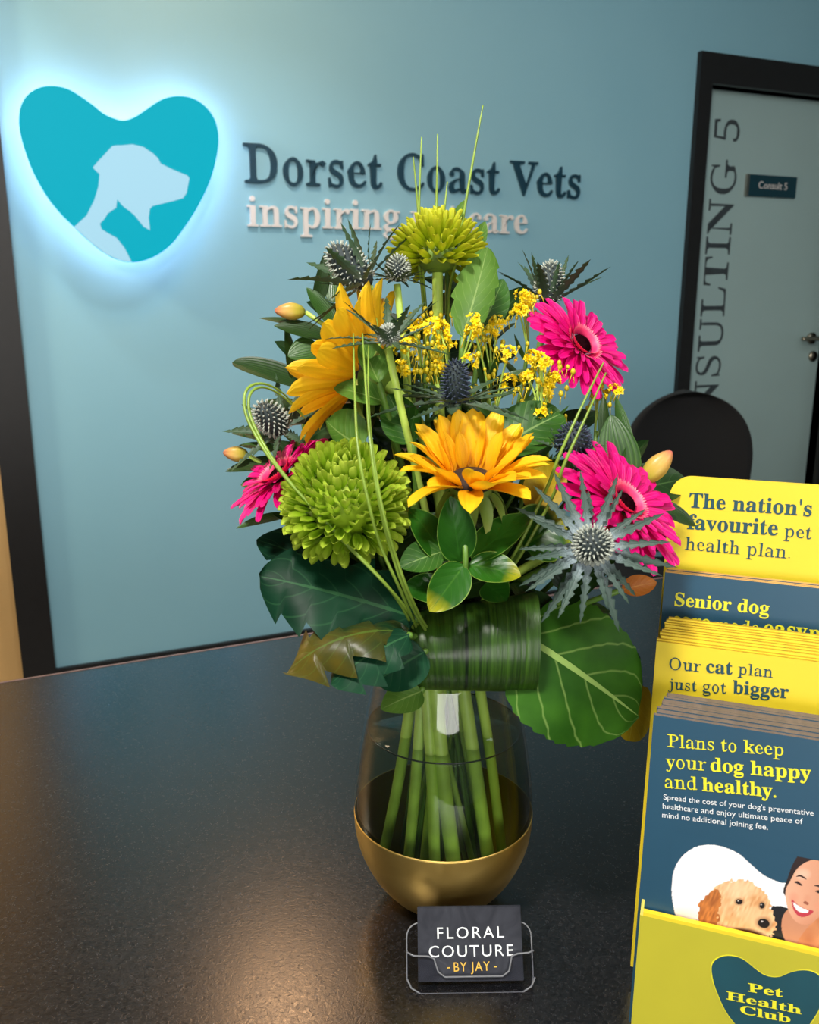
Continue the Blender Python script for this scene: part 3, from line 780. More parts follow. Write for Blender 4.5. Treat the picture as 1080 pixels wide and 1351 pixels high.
thistle(722, 398, .735, D(.10, .96, .10), .052, 'blue tinged thistle with raised bracts above the highest pink gerbera', 16, .0105, .018, True, el=(32, 62), tips='ttip')
thistle(524, 368, .650, D(.05, .95, .2), .028, 'small thistle with thin bracts just left of the topmost chrysanthemum', 18, .007, .009, True, el=(0, 22), stem=D(-.1, 1, 0))
thistle(512, 452, .600, D(.05, .90, .35), .046, 'open green thistle bracts on a bright stem above the central sunflower', 14, .005, .006, True, el=(12, 44), stem=D(-.2, 1, 0.1))

# ------------------------------------------------------------------ yellow goldenrod sprays
def blossom(p, n_, s):
    n_, e1, e2 = basis(n_); gs = []
    for i in range(5):
        a = 2*PI*i/5+random.random(); r_ = e1*math.cos(a)+e2*math.sin(a)
        gs.append(xf(blade(1, .7, .5, .4, 2, 2, .3, .2), frame(p, r_+n_*.5, n_-r_*.5, s)))
    gs.append(ellipsoid(p+n_*s*.25, e1*s*.3, n_*s*.35, e2*s*.3, 6, 4))
    return merge(*gs)
def goldenrod(px, py, d, spread, nclu, label, top=None):
    C_ = P(px, py, d); n_ = D(random.uniform(-.2, .2), 1, .25)
    t, pts = stem_thing('goldenrod_spray', C_-n_*.03, D(0, 1, .1), .0016, M['stemd'], label, 'flower', 'yellow sprays in the bouquet')
    for c_ in range(nclu):
        o_ = D(0, 0, 1)*0 + RV*random.uniform(-spread, spread) + UV_*random.uniform(-spread, spread*.9) - FV*random.uniform(-.01, .02)
        p_ = C_+o_; b0 = C_-n_*.035+o_*.15
        mk('branchlet', tube(catmull([b0, b0.lerp(p_, .5)+n_*.004, p_], 4), .0008, 5), M['stem'], t)
        gs = []
        for q in range(random.randint(8, 13)):
            v_ = V((random.gauss(0, 1), random.gauss(0, 1), random.gauss(0, 1))).normalized()
            v_ = (v_ + n_*.6 - FV*.5).normalized()
            pp = p_ + v_*random.uniform(.003, .0075)
            gs.append(blossom(pp, v_, random.uniform(.0028, .0042)))
        mk('blossom_cluster', merge(*gs), M['yel'], t)
    gs = []
    for q in range(22):
        pp = C_ + RV*random.uniform(-spread, spread)*1.1 + UV_*random.uniform(-spread*1.3, spread*.6) - FV*random.uniform(-.01, .015)
        s = random.uniform(.0012, .002)
        gs.append(ellipsoid(pp, RV*s, UV_*s*1.3, FV*s, 6, 4)); gs.append(tube([pp, pp-UV_*.008-RV*random.uniform(-.004, .004)], .0004, 4))
    mk('unopened_buds', merge(*gs), M['yelbud'], t)['kind'] = 'stuff'
    for q in range(7):
        g_ = blade(random.uniform(.022, .04), random.uniform(.004, .007), .5, .9, 8, 2, .3, random.uniform(-.5, .5))
        i0 = random.randint(1, 7); p0 = pts[i0]
        mk('leaf', xf(g_, frame(p0, D(random.uniform(-1, 1), random.uniform(.2, 1), random.uniform(0, .6)), D(0, .4, 1))), M['lily'], t)
goldenrod(568, 425, .665, .014, 4, 'yellow spray below the topmost chrysanthemum, beside the open green thistle')
goldenrod(594, 455, .645, .020, 6, 'yellow spray above the dark blue thistle')
goldenrod(645, 425, .670, .013, 3, 'yellow spray under the upright toothed leaf')
goldenrod(555, 470, .650, .014, 4, 'yellow spray directly left of the dark blue thistle cone')
goldenrod(690, 398, .690, .011, 4, 'yellow spray tip beside the blue tinged thistle')
goldenrod(655, 478, .660, .020, 3, 'sparse yellow spray right of the dark blue thistle cone')
goldenrod(722, 492, .650, .015, 7, 'yellow spray touching the lower left of the highest pink gerbera')
goldenrod(796, 518, .690, .010, 3, 'small yellow spray just under the highest pink gerbera')
goldenrod(715, 545, .670, .016, 3, 'yellow spray low behind the central sunflower, left of the grass blades')

# ------------------------------------------------------------------ leaves
def leaf(name, pb_, pt_, width, nrm, mat, label, cat='leaf', a=.6, b=.8, cup=.2, bend=.3, serr=0, nser=10, wave=0, lobes=0, stalk=True, ny=24, nx=10, twist=0, seed=1, group=None, asym=0):
    B_, T_ = P(*pb_), P(*pt_); L = (T_-B_).length
    root = hub(int(seed*7+pb_[0]) % 40, .20, .026) if stalk else B_
    t = thing(name, root, label, cat, group)
    Lb = L if abs(bend) < 1e-4 else L*abs(bend)/(2*math.sin(abs(bend)/2))
    g_ = blade(Lb, width, a, b, ny, nx, cup, bend, serr, nser, wave, lobes, twist, asym, seed)
    Mx = frame(B_, T_-B_, D(*nrm)) @ Matrix.Rotation(bend/2, 4, 'X')
    mk('blade', xf(g_, Mx), mat, t)
    if stalk:
        pts = catmull([B_, B_.lerp(root, .5)+ZV*.01, root, root+V((0, 0, -.05))], 5)
        mk('stalk', tube(pts, .0022, 7), M['stemd'], t)
    return t
LG = None
leaf('big_leaf', (690, 838, .628), (842, 945, .640), .108, (.0, .42, .9), M['leafbig'], 'broad veined green leaf hanging right of the ribbed leaf band', a=.34, b=.52, cup=-.10, bend=.30, serr=.05, nser=11, wave=.03, ny=40, nx=16)
leaf('big_leaf', (690, 832, .66), (845, 868, .68), .06, (.1, .8, .5), M['leafdk'], 'dark leaf showing above the broad veined leaf', a=.5, b=.7, bend=.4)
leaf('big_leaf', (838, 900, .672), (830, 978, .660), .028, (.2, .1, 1), M['leafyel'], 'yellowed leaf tip hanging beside the display stand', a=.3, b=.35, bend=.2)
leaf('lobed_leaf', (548, 815, .600), (342, 760, .590), .074, (.05, .50, .85), M['leafdk'], 'large dark glossy toothed leaf pointing left from the bouquet', a=.5, b=.5, cup=-.15, bend=.35, serr=.34, nser=6, wave=.07, ny=60, nx=14, seed=3)
leaf('lobed_leaf', (540, 800, .66), (338, 712, .66), .060, (.1, .6, .7), M['leafdk'], 'dark toothed leaf under the large green chrysanthemum', a=.5, b=.6, bend=.4, serr=.22, nser=8, ny=48, seed=4)
leaf('lobed_leaf', (535, 835, .590), (378, 888, .575), .054, (.1, .72, .6), M['leafbr'], 'brown tinged curling leaf at the lower left of the bouquet', a=.5, b=.5, cup=-.35, bend=1.5, serr=.55, nser=4, wave=.08, ny=60, nx=12, seed=5)
leaf('lobed_leaf', (540, 838, .58), (436, 902, .568), .044, (-.3, .45, .85), M['leafdk'], 'dark drooping leaf lobe beside the brown tinged curling leaf', a=.45, b=.4, cup=-.25, bend=.8, serr=.4, nser=4, wave=.06, ny=44, seed=6)
leaf('lobed_leaf', (560, 860, .60), (495, 900, .585), .035, (-.1, .3, .9), M['leafdk'], 'dark leaf hanging over the left rim of the vase', a=.5, b=.5, bend=.5, seed=8)
leaf('small_leaf', (556, 912, .612), (502, 936, .600), .024, (-.1, .5, .85), M['leaflt'], 'small pale leaf over the front of the glass vase', a=.5, b=.8, bend=.3, seed=9)
# rounded glossy leaves below the central sunflower: one leafy sprig
spr = thing('ruscus_sprig', hub(3), 'sprig of rounded glossy leaves below the central sunflower', 'foliage')
sp0 = P(612, 765, .590)
mk('stem', tube(catmull([sp0+UV_*.035, sp0, hub(3)+ZV*.02, hub(3)-ZV*.06], 6), .0020, 7), M['stemd'], spr)
def sprig_leaf(root, pb_, pt_, wd, nrm, mat, a=.55, b=.75, cup=.2, bend=.3, name='leaf', seed=1, serr=0, nser=8):
    B_, T_ = P(*pb_), P(*pt_); L = (T_-B_).length*1.02
    g_ = blade(L, wd, a, b, 18, 8, cup, bend, serr, nser, seed=seed)
    mk(name, xf(g_, frame(B_, T_-B_, D(*nrm)) @ Matrix.Rotation(bend/2, 4, 'X')), mat, root)
for args in (((606, 742, .585), (594, 656, .572), .026, (.1, .1, 1), M['leafrus']), ((590, 740, .590), (540, 672, .592), .026, (.5, .2, .8), M['leafrus']),
             ((583, 728, .586), (528, 748, .578), .024, (.0, .5, .8), M['leafmd']), ((622, 738, .588), (698, 680, .600), .026, (-.2, .6, .8), M['leafrus']),
             ((618, 745, .585), (686, 760, .575), .024, (-.1, .6, .8), M['leafrust']), ((612, 745, .580), (567, 806, .572), .026, (.3, .3, .9), M['leafrust']),
             ((590, 780, .592), (532, 776, .585), .022, (.0, .5, .85), M['leafrus']), ((640, 770, .60), (668, 792, .59), .022, (.0, .5, .85), M['leafrus'])):
    sprig_leaf(spr, *args)
# upright leaves in the crown
leaf('toothed_leaf', (610, 445, .645), (643, 326, .648), .034, (-.2, .3, 1), M['leaflt'], 'upright pale toothed leaf right of the topmost chrysanthemum', a=.6, b=.6, bend=-.25, serr=.2, nser=5, ny=40, seed=10)
leaf('toothed_leaf', (636, 430, .70), (664, 368, .70), .026, (.3, .2, .9), M['leafmd'], 'dark leaf tip behind the upright pale toothed leaf', bend=.3, seed=11)
leaf('pointed_leaf', (590, 320, .70), (612, 264, .70), .014, (-.4, .2, .9), M['leaflt'], 'small pointed leaf rising behind the topmost chrysanthemum', bend=-.3, seed=12)
leaf('pointed_leaf', (622, 335, .68), (640, 292, .68), .012, (.4, .2, .9), M['leaflt'], 'pale sepal like leaf at the right of the topmost chrysanthemum', bend=.3, seed=13)
leaf('pointed_leaf', (410, 512, .70), (306, 478, .70), .026, (.15, .7, .7), M['lilyd'], 'dark oblong leaf sticking out left of the profile sunflower', a=.5, b=.5, bend=.3, seed=14)
leaf('broad_leaf', (660, 590, .645), (742, 545, .650), .045, (-.2, .5, .85), M['leafmd'], 'rounded leaf behind the right petals of the central sunflower', a=.4, b=.5, bend=.3, seed=15)
leaf('broad_leaf', (480, 590, .630), (430, 555, .620), .036, (.1, .6, .8), M['leaflt'], 'pale curled leaf above the large green chrysanthemum', a=.4, b=.4, cup=.5, bend=-.6, seed=16)
leaf('broad_leaf', (505, 530, .625), (440, 512, .625), .026, (.1, .7, .7), M['leaflt'], 'pale leaf under the profile sunflower', a=.5, b=.7, bend=.4, seed=17)
leaf('broad_leaf', (500, 505, .612), (478, 448, .615), .022, (.4, .2, .9), M['leaflt'], 'pale green bud leaf behind the back of the profile sunflower', a=.5, b=.6, cup=.6, bend=-.5, seed=18)
leaf('broad_leaf', (545, 585, .62), (512, 520, .625), .028, (-.3, .3, .9), M['leafmd'], 'folded leaf left of the dark blue thistle', a=.5, b=.7, cup=.5, bend=-.2, seed=19)
leaf('yellowing_leaf', (700, 675, .62), (735, 612, .635), .030, (.2, .4, .9), M['leafyel'], 'yellow green leaf behind the paired grass blades', a=.5, b=.6, bend=.3, seed=20)
leaf('yellowing_leaf', (690, 720, .60), (745, 690, .60), .045, (.0, .5, .9), M['leafrust'], 'olive leaf left of the silver grey thistle', a=.5, b=.6, bend=.3, seed=21)
leaf('dark_leaf', (830, 650, .69), (905, 632, .70), .040, (.1, .6, .8), M['leaffill'], 'dark leaf between the lower pink gerbera and the display header', bend=.3, seed=22)
leaf('pointed_leaf', (860, 665, .635), (918, 694, .640), .018, (.0, .7, .7), M['lilyd'], 'narrow leaf tip crossing the yellow header of the display', bend=.2, seed=23)
leaf('dark_leaf', (820, 778, .64), (866, 768, .645), .016, (.1, .4, .9), M['leaforg'], 'orange brown leaf under the lower pink gerbera', bend=.3, seed=24)

# ribbed leaf folded round the neck of the bouquet
C_ = P(619, 853, .632); wv_, ff_, uu_ = [], [], []; NX, NY = 26, 26
for i in range(NY+1):
    ph = math.radians(125 - 245*i/NY)
    for j in range(NX+1):
        s = -1+2*j/NX
        tilt = .0065*s
        ry = .031 + .0015*s; rz = .030*(1-.10*abs(s)**3)
        x = s*.0465*(1 - .06*math.cos(ph)*0) + .004*math.sin(ph)*(-1 if s < 0 else .2)*abs(s)
        pt = C_ + RV*x + UV_*(math.sin(ph)*ry + tilt*(1 if math.sin(ph) > 0 else .1)) - FV*(math.cos(ph)*rz) + RV*0
        pt = pt + (-FV)*.00025*math.sin(j*2.2)
        wv_.append(pt); uu_.append((j/NX, i/NY))
for i in range(NY):
    for j in range(NX):
        q = i*(NX+1)+j; ff_.append([q, q+1, q+NX+2, q+NX+1])
wr = thing('ribbed_leaf_band', hub(5), 'wide glossy ribbed leaf folded round the neck of the bouquet above the vase', 'leaf')
mk('blade', (wv_, ff_, uu_), M['wrap'], wr)
mk('stalk', tube([C_+FV*.02-UV_*.02, hub(5)+ZV*.01, hub(5)-ZV*.1], .003, 7), M['stemd'], wr)

# lily buds with their leaves
def lily(bx, by, d, tipx, tipy, wd, label, leaves, back):
    B_, T_ = P(bx, by, d), P(tipx, tipy, d-.005); ax = (T_-B_)
    t, pts = stem_thing('lily_bud_stem', B_, (ax.normalized()+V(back)*.5).normalized(), .0018, M['stem'], label, 'flower', 'lily buds in the bouquet')
    n_, e1, e2 = basis(ax); L = ax.length
    vs2, fs2, us2 = ellipsoid(B_+ax*.5, e1*wd*.5, ax*.5, e2*wd*.5, 18, 12)
    vs3 = []
    for i, v in enumerate(vs2):
        q = v-B_; h = q.dot(n_)/L; rr = q-n_*q.dot(n_)
        vs3.append(B_+n_*(h*L)+rr*(1.05-.75*max(0, h-.45)**1.3)*(1+.09*math.cos(3*(2*PI*(i % 18)/18))))
    mk('bud', (vs3, fs2, us2), M['bud'], t)
    for a in leaves: sprig_leaf(t, *a)
    return t
lily(403, 412, .685, 362, 410, .0125, 'pink tipped bud sticking out above the profile sunflower', (
    ((415, 410, .69), (428, 335, .69), .012, (.6, .1, .8), M['lilyd'], .5, .8), ((425, 440, .69), (342, 420, .69), .014, (.1, .8, .6), M['lilyd'], .5, .9),
    ((430, 445, .685), (362, 430, .68), .018, (.1, .6, .8), M['lilyd'], .5, .8), ((420, 460, .68), (380, 470, .675), .024, (.2, .5, .8), M['lily'], .5, .8),
    ((440, 430, .68), (405, 380, .685), .016, (.5, .2, .8), M['lily'], .5, .8), ((440, 400, .69), (445, 345, .70), .016, (-.3, .2, .9), M['lily'], .5, .8),
    ((385, 500, .69), (376, 430, .685), .010, (.6, .1, .7), M['lilyd'], .5, .8)), ZV)
lily(328, 601, .700, 294, 597, .0115, 'small orange bud at the left edge beside the dark thistle', (
    ((375, 612, .70), (298, 622, .70), .020, (.1, .8, .6), M['lilyd'], .5, .8), ((365, 595, .70), (315, 588, .695), .012, (.1, .8, .6), M['lily'], .5, .8),
    ((365, 635, .70), (318, 640, .70), .018, (.0, .6, .8), M['lily'], .5, .8), ((380, 680, .69), (312, 697, .69), .012, (.1, .8, .6), M['lily'], .5, .8),
    ((370, 585, .70), (306, 572, .70), .012, (.1, .8, .6), M['lilyd'], .5, .8)), ZV)
lily(848, 636, .640, 886, 595, .0150, 'large orange pink bud standing above the lower pink gerbera by the chair', (
    ((822, 645, .640), (806, 548, .650), .030, (-.1, .1, 1), M['lily'], .5, .8), ((825, 628, .65), (812, 525, .665), .018, (.5, .1, .8), M['lily'], .5, .8),
    ((800, 590, .66), (796, 522, .665), .010, (-.6, .1, .8), M['lilyd'], .5, .8), ((830, 640, .64), (830, 585, .645), .018, (.3, .1, .9), M['lily'], .5, .8)), ZV)

# leafy filler stems inside the crown
def greenery(px, py, d, label, nl=7, size=.055, spread=.035, mat='leaffill'):
    C_ = P(px, py, d)
    t, pts = stem_thing('greenery_stem', C_, D(0, 1, 0), .0018, M['stemd'], label, 'foliage', 'leafy stems inside the bouquet')
    for q in range(nl):
        p0 = pts[min(q, 8)]; a = q*2.4+px
        dr_ = D(math.cos(a), .35+.3*math.sin(q*1.7), math.sin(a)*.6)
        L = size*random.uniform(.7, 1.15)
        g_ = blade(L, L*random.uniform(.36, .5), .5, .8, 14, 6, .25, random.uniform(-.2, .6), seed=q)
        mk('leaf', xf(g_, frame(p0, dr_, D(0, .6, .8))), M[mat], t)
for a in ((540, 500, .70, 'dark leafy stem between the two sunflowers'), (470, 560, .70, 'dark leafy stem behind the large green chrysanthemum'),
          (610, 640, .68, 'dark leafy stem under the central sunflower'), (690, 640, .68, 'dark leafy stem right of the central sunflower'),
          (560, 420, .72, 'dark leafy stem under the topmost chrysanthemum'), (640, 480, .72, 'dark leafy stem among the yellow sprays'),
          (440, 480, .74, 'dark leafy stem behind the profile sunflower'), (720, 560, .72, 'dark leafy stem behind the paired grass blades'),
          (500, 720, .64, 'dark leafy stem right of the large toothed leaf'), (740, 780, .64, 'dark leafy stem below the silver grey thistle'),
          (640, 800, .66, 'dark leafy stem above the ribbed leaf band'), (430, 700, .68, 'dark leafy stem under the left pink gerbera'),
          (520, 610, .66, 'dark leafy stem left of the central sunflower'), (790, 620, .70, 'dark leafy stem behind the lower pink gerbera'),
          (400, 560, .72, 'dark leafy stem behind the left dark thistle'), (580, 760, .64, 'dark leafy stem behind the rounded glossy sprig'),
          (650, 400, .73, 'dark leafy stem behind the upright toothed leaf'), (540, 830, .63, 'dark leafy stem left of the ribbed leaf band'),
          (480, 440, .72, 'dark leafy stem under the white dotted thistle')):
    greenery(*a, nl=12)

# bear grass
def grass(pts, label, r=.0011):
    w_ = [P(*p) for p in pts]; root = hub(int(pts[0][0]) % 23, .2, .02)
    t = mk('bear_grass_blade', tube(catmull(w_+[root, root-ZV*.06], 8), lambda q: r*(.45+.55*min(1, q*3)), 6), M['grass'], None, origin=root-ZV*.06)
    tag(t, label, 'grass blade', 'long grass blades in the bouquet')
grass([(637, 139, .66), (625, 205, .66), (604, 330, .665), (590, 450, .70)], 'tallest grass blade leaning right over the wall lettering')
grass([(577, 177, .665), (576, 250, .665), (574, 340, .67), (575, 450, .70)], 'grass blade rising straight up behind the topmost chrysanthemum')
grass([(556, 181, .665), (553, 260, .665), (552, 340, .67), (560, 450, .70)], 'grass blade rising just left of the topmost chrysanthemum')
grass([(545, 207, .67), (550, 260, .67), (556, 340, .675), (565, 450, .70)], 'shorter grass blade leaning left behind the topmost chrysanthemum')
grass([(590, 240, .67), (585, 290, .67), (580, 360, .68), (577, 450, .70)], 'shortest grass blade behind the top of the topmost chrysanthemum')
grass([(400, 548, .64), (372, 518, .62), (345, 506, .60), (325, 515, .59), (324, 545, .585), (345, 588, .575), (378, 632, .57), (440, 700, .565), (530, 800, .58)], 'outer blade of the looped grass at the left of the bouquet')
grass([(402, 552, .64), (374, 524, .62), (347, 511, .60), (330, 520, .59), (330, 548, .585), (350, 590, .575), (381, 634, .57), (445, 706, .565), (533, 800, .58)], 'inner blade of the looped grass at the left of the bouquet')
grass([(466, 440, .585), (468, 520, .553), (472, 590, .535), (483, 650, .532), (502, 720, .545), (538, 802, .575)], 'left grass blade crossing the large green chrysanthemum')
grass([(478, 440, .585), (483, 520, .553), (489, 590, .535), (498, 650, .532), (514, 720, .545), (545, 804, .575)], 'middle grass blade crossing the large green chrysanthemum')
grass([(486, 455, .585), (486, 530, .553), (492, 600, .535), (504, 670, .532), (522, 735, .545), (550, 806, .575)], 'right grass blade crossing the large green chrysanthemum')
grass([(796, 478, .60), (770, 530, .58), (738, 600, .575), (716, 655, .59), (660, 760, .61)], 'upper blade of the grass pair right of the central sunflower')
grass([(799, 492, .60), (775, 545, .58), (745, 610, .575), (724, 665, .59), (665, 765, .61)], 'lower blade of the grass pair right of the central sunflower')

# extra cut stems standing in the vase
for i, (tx, bx, dy, r, mname) in enumerate(((556, 572, 1.0, .0046, 'stem'), (566, 600, 1.0, .0060, 'stem'), (598, 642, .95, .0054, 'stem'), (548, 498, .7, .0046, 'stem'), (556, 536, .9, .0044, 'stem'), (618, 668, .7, .0042, 'stem'), (584, 556, .6, .0036, 'stem'))):
    fx = (bx-583)/1500; hh = .030
    fy_ = -math.sqrt(max(0, (rad_at(hh)-.010)**2-fx**2)) if abs(fx) < rad_at(hh)-.012 else 0
    fx = max(-(rad_at(hh)-.009), min(rad_at(hh)-.009, fx))
    top_ = V((AX0.x, AX0.y, COUNTER+.232)) + RV*((tx-583)/1620) - HV*.030*dy
    bot_ = V((AX0.x, AX0.y, COUNTER+hh)) + RV*fx + HV*fy_*dy
    mid_ = top_.lerp(bot_, .5) + RV*random.uniform(-.002, .002) - HV*.010*dy
    lab = ['pale green cut stem nearest the middle of the vase', 'thickest pale green stem at the front of the vase', 'pale green stem slanting to the lower right in the vase', 'green stem slanting to the far lower left in the vase', 'green stem left of the middle ones in the vase', 'green stem slanting to the far lower right in the vase', 'short green stem behind the middle ones in the vase'][i]
    o = mk('cut_stem', tube(catmull([top_, mid_, bot_], 8), r, 12), M[mname], None, origin=bot_)
    tag(o, lab, 'stem', 'cut stems in the vase')

# ------------------------------------------------------------------ business cards in a clear holder
hb = on_counter(622, 1310); lean = math.radians(33)
ca = (RV + HV*.02).normalized(); cb = (ZV*math.cos(lean) + HV*math.sin(lean)).normalized(); cb = (cb-ca*cb.dot(ca)).normalized(); cn = ca.cross(cb)
CW, CH = .0785, .0508
c0 = hb + cb*.004 + cn*-.004 + ZV*.002
ho = thing('card_holder', hb, 'clear acrylic business card holder in front of the vase', 'card holder')
def cpoly(pts, off): return [c0 + ca*x + cb*y + cn*off for x, y in pts]
HWd = .0475
bk = [(x-HWd, y-.006) for x, y in rrect(2*HWd, .047, .010)]
mk('back_plate', prism(cpoly(bk, -.0085), cn*.0016), M['acrylic'], ho, smooth=False)
fr_ = [(-HWd, .004), (-HWd+.003, -.002), (-HWd+.010, -.006), (HWd-.010, -.006), (HWd-.003, -.002), (HWd, .004), (HWd, .022), (HWd-.004, .0205), (HWd-.012, .0200), (HWd-.0165, .0185), (HWd-.019, .0085), (HWd-.024, .0050),
       (-HWd+.028, .0050), (-HWd+.023, .0085), (-HWd+.020, .0175), (-HWd+.016, .0190), (-HWd+.005, .0195), (-HWd, .022)]
mk('front_plate', prism(cpoly(fr_, .0015), cn*.0016), M['acrylic'], ho, smooth=False)
mk('front_edge', tube([c0+ca*x+cb*y+cn*.0024 for x, y in fr_[6:]], .0007, 6), M['acryledge'], ho)
mk('base_plate', obox(c0+ca*(-HWd+.009)+cb*-.0065+cn*-.0085, ca*(2*HWd-.018), cb*.0018, cn*.0116), M['acrylic'], ho, smooth=False)
mk('base_edge', tube([c0+ca*x+cb*y+cn*.0024 for x, y in fr_[:6]], .0007, 6), M['acryledge'], ho)
mk('back_edge', tube(cpoly(bk+bk[:1], -.007), .0006, 6), M['acryledge'], ho)
for s in (-1, 1):
    mk('side_plate', obox(c0+ca*(s*HWd-(.0016 if s > 0 else 0))+cb*.004+cn*-.0085, ca*.0016, cb*.019, cn*.0116), M['acrylic'], ho, smooth=False)
for i in range(5):
    off = -.0002-.0011*i
    cdx = mk('business_card', obox(c0+ca*(-CW/2+.0003*(i % 3))+cb*(.0015+.0003*((i*2) % 3))+cn*(off-.0006), ca*CW, cb*CH, cn*.0006), M['card'], None, smooth=False)
    if i == 0:
        tag(cdx, 'dark slate business card with white lettering at the front of the clear holder', 'business card', 'business cards in the holder')
        def cp(x, y): return c0 + ca*x + cb*y + cn*(off+.0001)
        mk('title_lettering', merge(fit_text('FLORAL', cp(-.0245, .0305), cp(.0260, .0308), cb, None, .92, 1.25, cn, .00012), fit_text('COUTURE', cp(-.0310, .0180), cp(.0325, .0183), cb, None, .92, 1.2, cn, .00012)), M['inkw'], cdx, smooth=False)
        mk('byline_lettering', merge(fit_text('BY JAY', cp(-.0125, .0082), cp(.0145, .0085), cb, None, 1.1, 1.15, cn, .00012),
           obox(cp(-.0175, .0104), ca*.0022, cb*.0008, cn*.00012), obox(cp(.0175, .0107), ca*.0022, cb*.0008, cn*.00012)), M['inkg'], cdx, smooth=False)
    else:
        tag(cdx, 'slate business card stacked behind the lettered one in the clear holder', 'business card', 'business cards in the holder')

# ------------------------------------------------------------------ leaflet display
az = math.radians(24+110.5)
SU = V((math.sin(az), math.cos(az), 0)); SN = V((-SU.y, SU.x, 0))
if SN.dot(HV) < 0: SN = -SN
TAU = math.radians(7)
SV = (ZV*math.cos(TAU)+SN*math.sin(TAU)).normalized(); SO = (SN*math.cos(TAU)-ZV*math.sin(TAU)).normalized()
Q0 = P(848, 1208, .600)
P0 = Q0 - SV*((Q0.z-COUNTER)/SV.z)
def lay(px, py, d): return hit(px, py, P0+SN*d, SO)
SW = .165
def uz(p, d): q = p-(P0+SN*d); return q.dot(SU), q.dot(SV)
st = thing('leaflet_display', P0+SU*SW/2, 'yellow tiered cardboard leaflet display at the right end of the counter', 'display stand')
front_h = uz(Q0, 0)[1]
D1, D2, D3, D4 = .006, .060, .105, .128
head_top = uz(lay(930, 630, D4), D4)[1]; head_left = uz(lay(880, 690, D4), D4)[0]
mk('front_panel', obox(P0, SU*SW, SV*front_h, SN*.003), M['lyellow'], st, smooth=False)
mk('front_lip', obox(P0+SV*front_h, SU*SW, SV*.0025, SN*.004), M['pyellow'], st, smooth=False)
hw2 = 2*(SW/2-head_left)
hp_ = [(head_left+x, y) for x, y in rrect(hw2, head_top-.06, .016, 8, (1, 1, 0, 0))]
hd = mk('header_panel', prism([P0+SN*D4+SU*x+SV*(y+.06) for x, y in hp_], SN*.003), M['pyellow'], st, smooth=False)
sd = [(0, 0), (.0, front_h), (.06, front_h+.075), (D4, .27), (D4+.03, .27), (D4+.03, 0)]
for s in (0, 1):
    mk('side_panel', prism([P0+SU*(s*(SW+.002)-.002)+SN*(d+v*math.sin(TAU)*0)+SV*v for d, v in sd], SU*.002), M['lyellow'], st, smooth=False)
mk('base_panel', obox(P0+SN*.0, SU*SW, SN*(D4+.03), ZV*.003), M['lyellow'], st, smooth=False)
mk('back_strut', obox(P0+SU*.02+SN*(D4+.003)+SV*.0, SU*(SW-.04), SV*.27, SN*.003), M['lyellow'], st, smooth=False)
for d_ in (D2-.004, D3-.004):
    mk('tier_divider', obox(P0+SN*d_+SV*.003, SU*SW, SV*.13, SN*.002), M['lyellow'], st, smooth=False)
# emblem on the front panel
z8 = lambda x, y: (840+x/4.5, 1080+y/4.5)
hz = [(443,900),(450,860),(480,830),(530,815),(590,820),(640,842),(700,890),(750,925),(800,940),(850,938),(900,917),(960,902),(1020,903),(1072,925),(1105,970),(1112,1040),(1085,1120),(1030,1210),(950,1300),(860,1365),(770,1385),(690,1340),(630,1280),(585,1220),(545,1170),(510,1110),(480,1040),(455,970)]
em = catmull([lay(*z8(*p), -.0003) for p in hz], 4, True); ec = sum(em, V())/len(em)
mk('emblem_outline', prism([ec+(p-ec)*1.025 + SO*.00015 for p in em], SO*-.0001), M['inky'], st, smooth=False)
eb = mk('heart_emblem', prism([p-SO*.0001 for p in em], SO*-.0002), M['pteal'], st, smooth=False)
def ptext(body, l, r, d, weight, ys=1.0, spacing=1.0, front=.0003):
    a, b = lay(*l, d), lay(*r, d)
    return fit_text(body, a-SO*front, b-SO*front, SV, weight, ys, spacing, -SO, .0001)
mk('emblem_lettering', merge(ptext('Pet', z8(658, 1020), z8(866, 1056), 0, bold_w, .56, 1, .0009), ptext('Health', z8(528, 1066), z8(976, 1156), 0, bold_w, .52, 1, .0009), ptext('Club', z8(612, 1150), z8(910, 1208), 0, bold_w, .56, 1, .0009)), M['inky'], st, smooth=False)
mk('header_lettering', merge(ptext('The nation’s'.replace('’', "'"), (908, 669), (1070, 681), D4, bold_w), ptext('favourite', (906, 697.5), (1025.5, 706.5), D4, bold_w), ptext('pet', (1033.5, 708), (1070, 711.5), D4, reg_w), ptext('health plan.', (903, 725), (1041.5, 737), D4, reg_w)), M['pteal'], st, smooth=False)

def brochures(d, topL, left, wd, n_, th, mats, edge, lab0, labr, grp, gap, jit):
    u0, vt = uz(lay(*topL, d), d); res = None
    for i in range(n_):
        vv = vt + (0 if i == 0 else .0015*i*jit + random.uniform(-.0003, .0005))
        uj = 0 if i == 0 else random.uniform(-.0012, .0012) + .0006*i
        base = .012
        g_ = obox(P0+SN*(d+gap*i)+SU*(u0+uj)+SV*base, SU*wd, SV*(vv-base), SN*th)
        o = mk('brochure', g_, mats, None, smooth=False)
        o.data.materials.append(edge)
        for p in o.data.polygons:
            if abs(p.normal.dot(SV)) > .7 or abs(p.normal.dot(SU)) > .7: p.material_index = 1
        tag(o, lab0 if i == 0 else labr, 'brochure', grp)
        if i == 0: res = o
    return res, u0, vt
b1, u1, v1 = brochures(D1, (862, 943), 0, .150, 11, .0030, M['pnavy'], M['edged'], 'slate blue dog plan brochure picturing a dog and a smiling person', 'blue brochure stacked behind the dog picture one, only its grey edge showing', 'dog plan brochures in the lowest tier', .0031, .1)
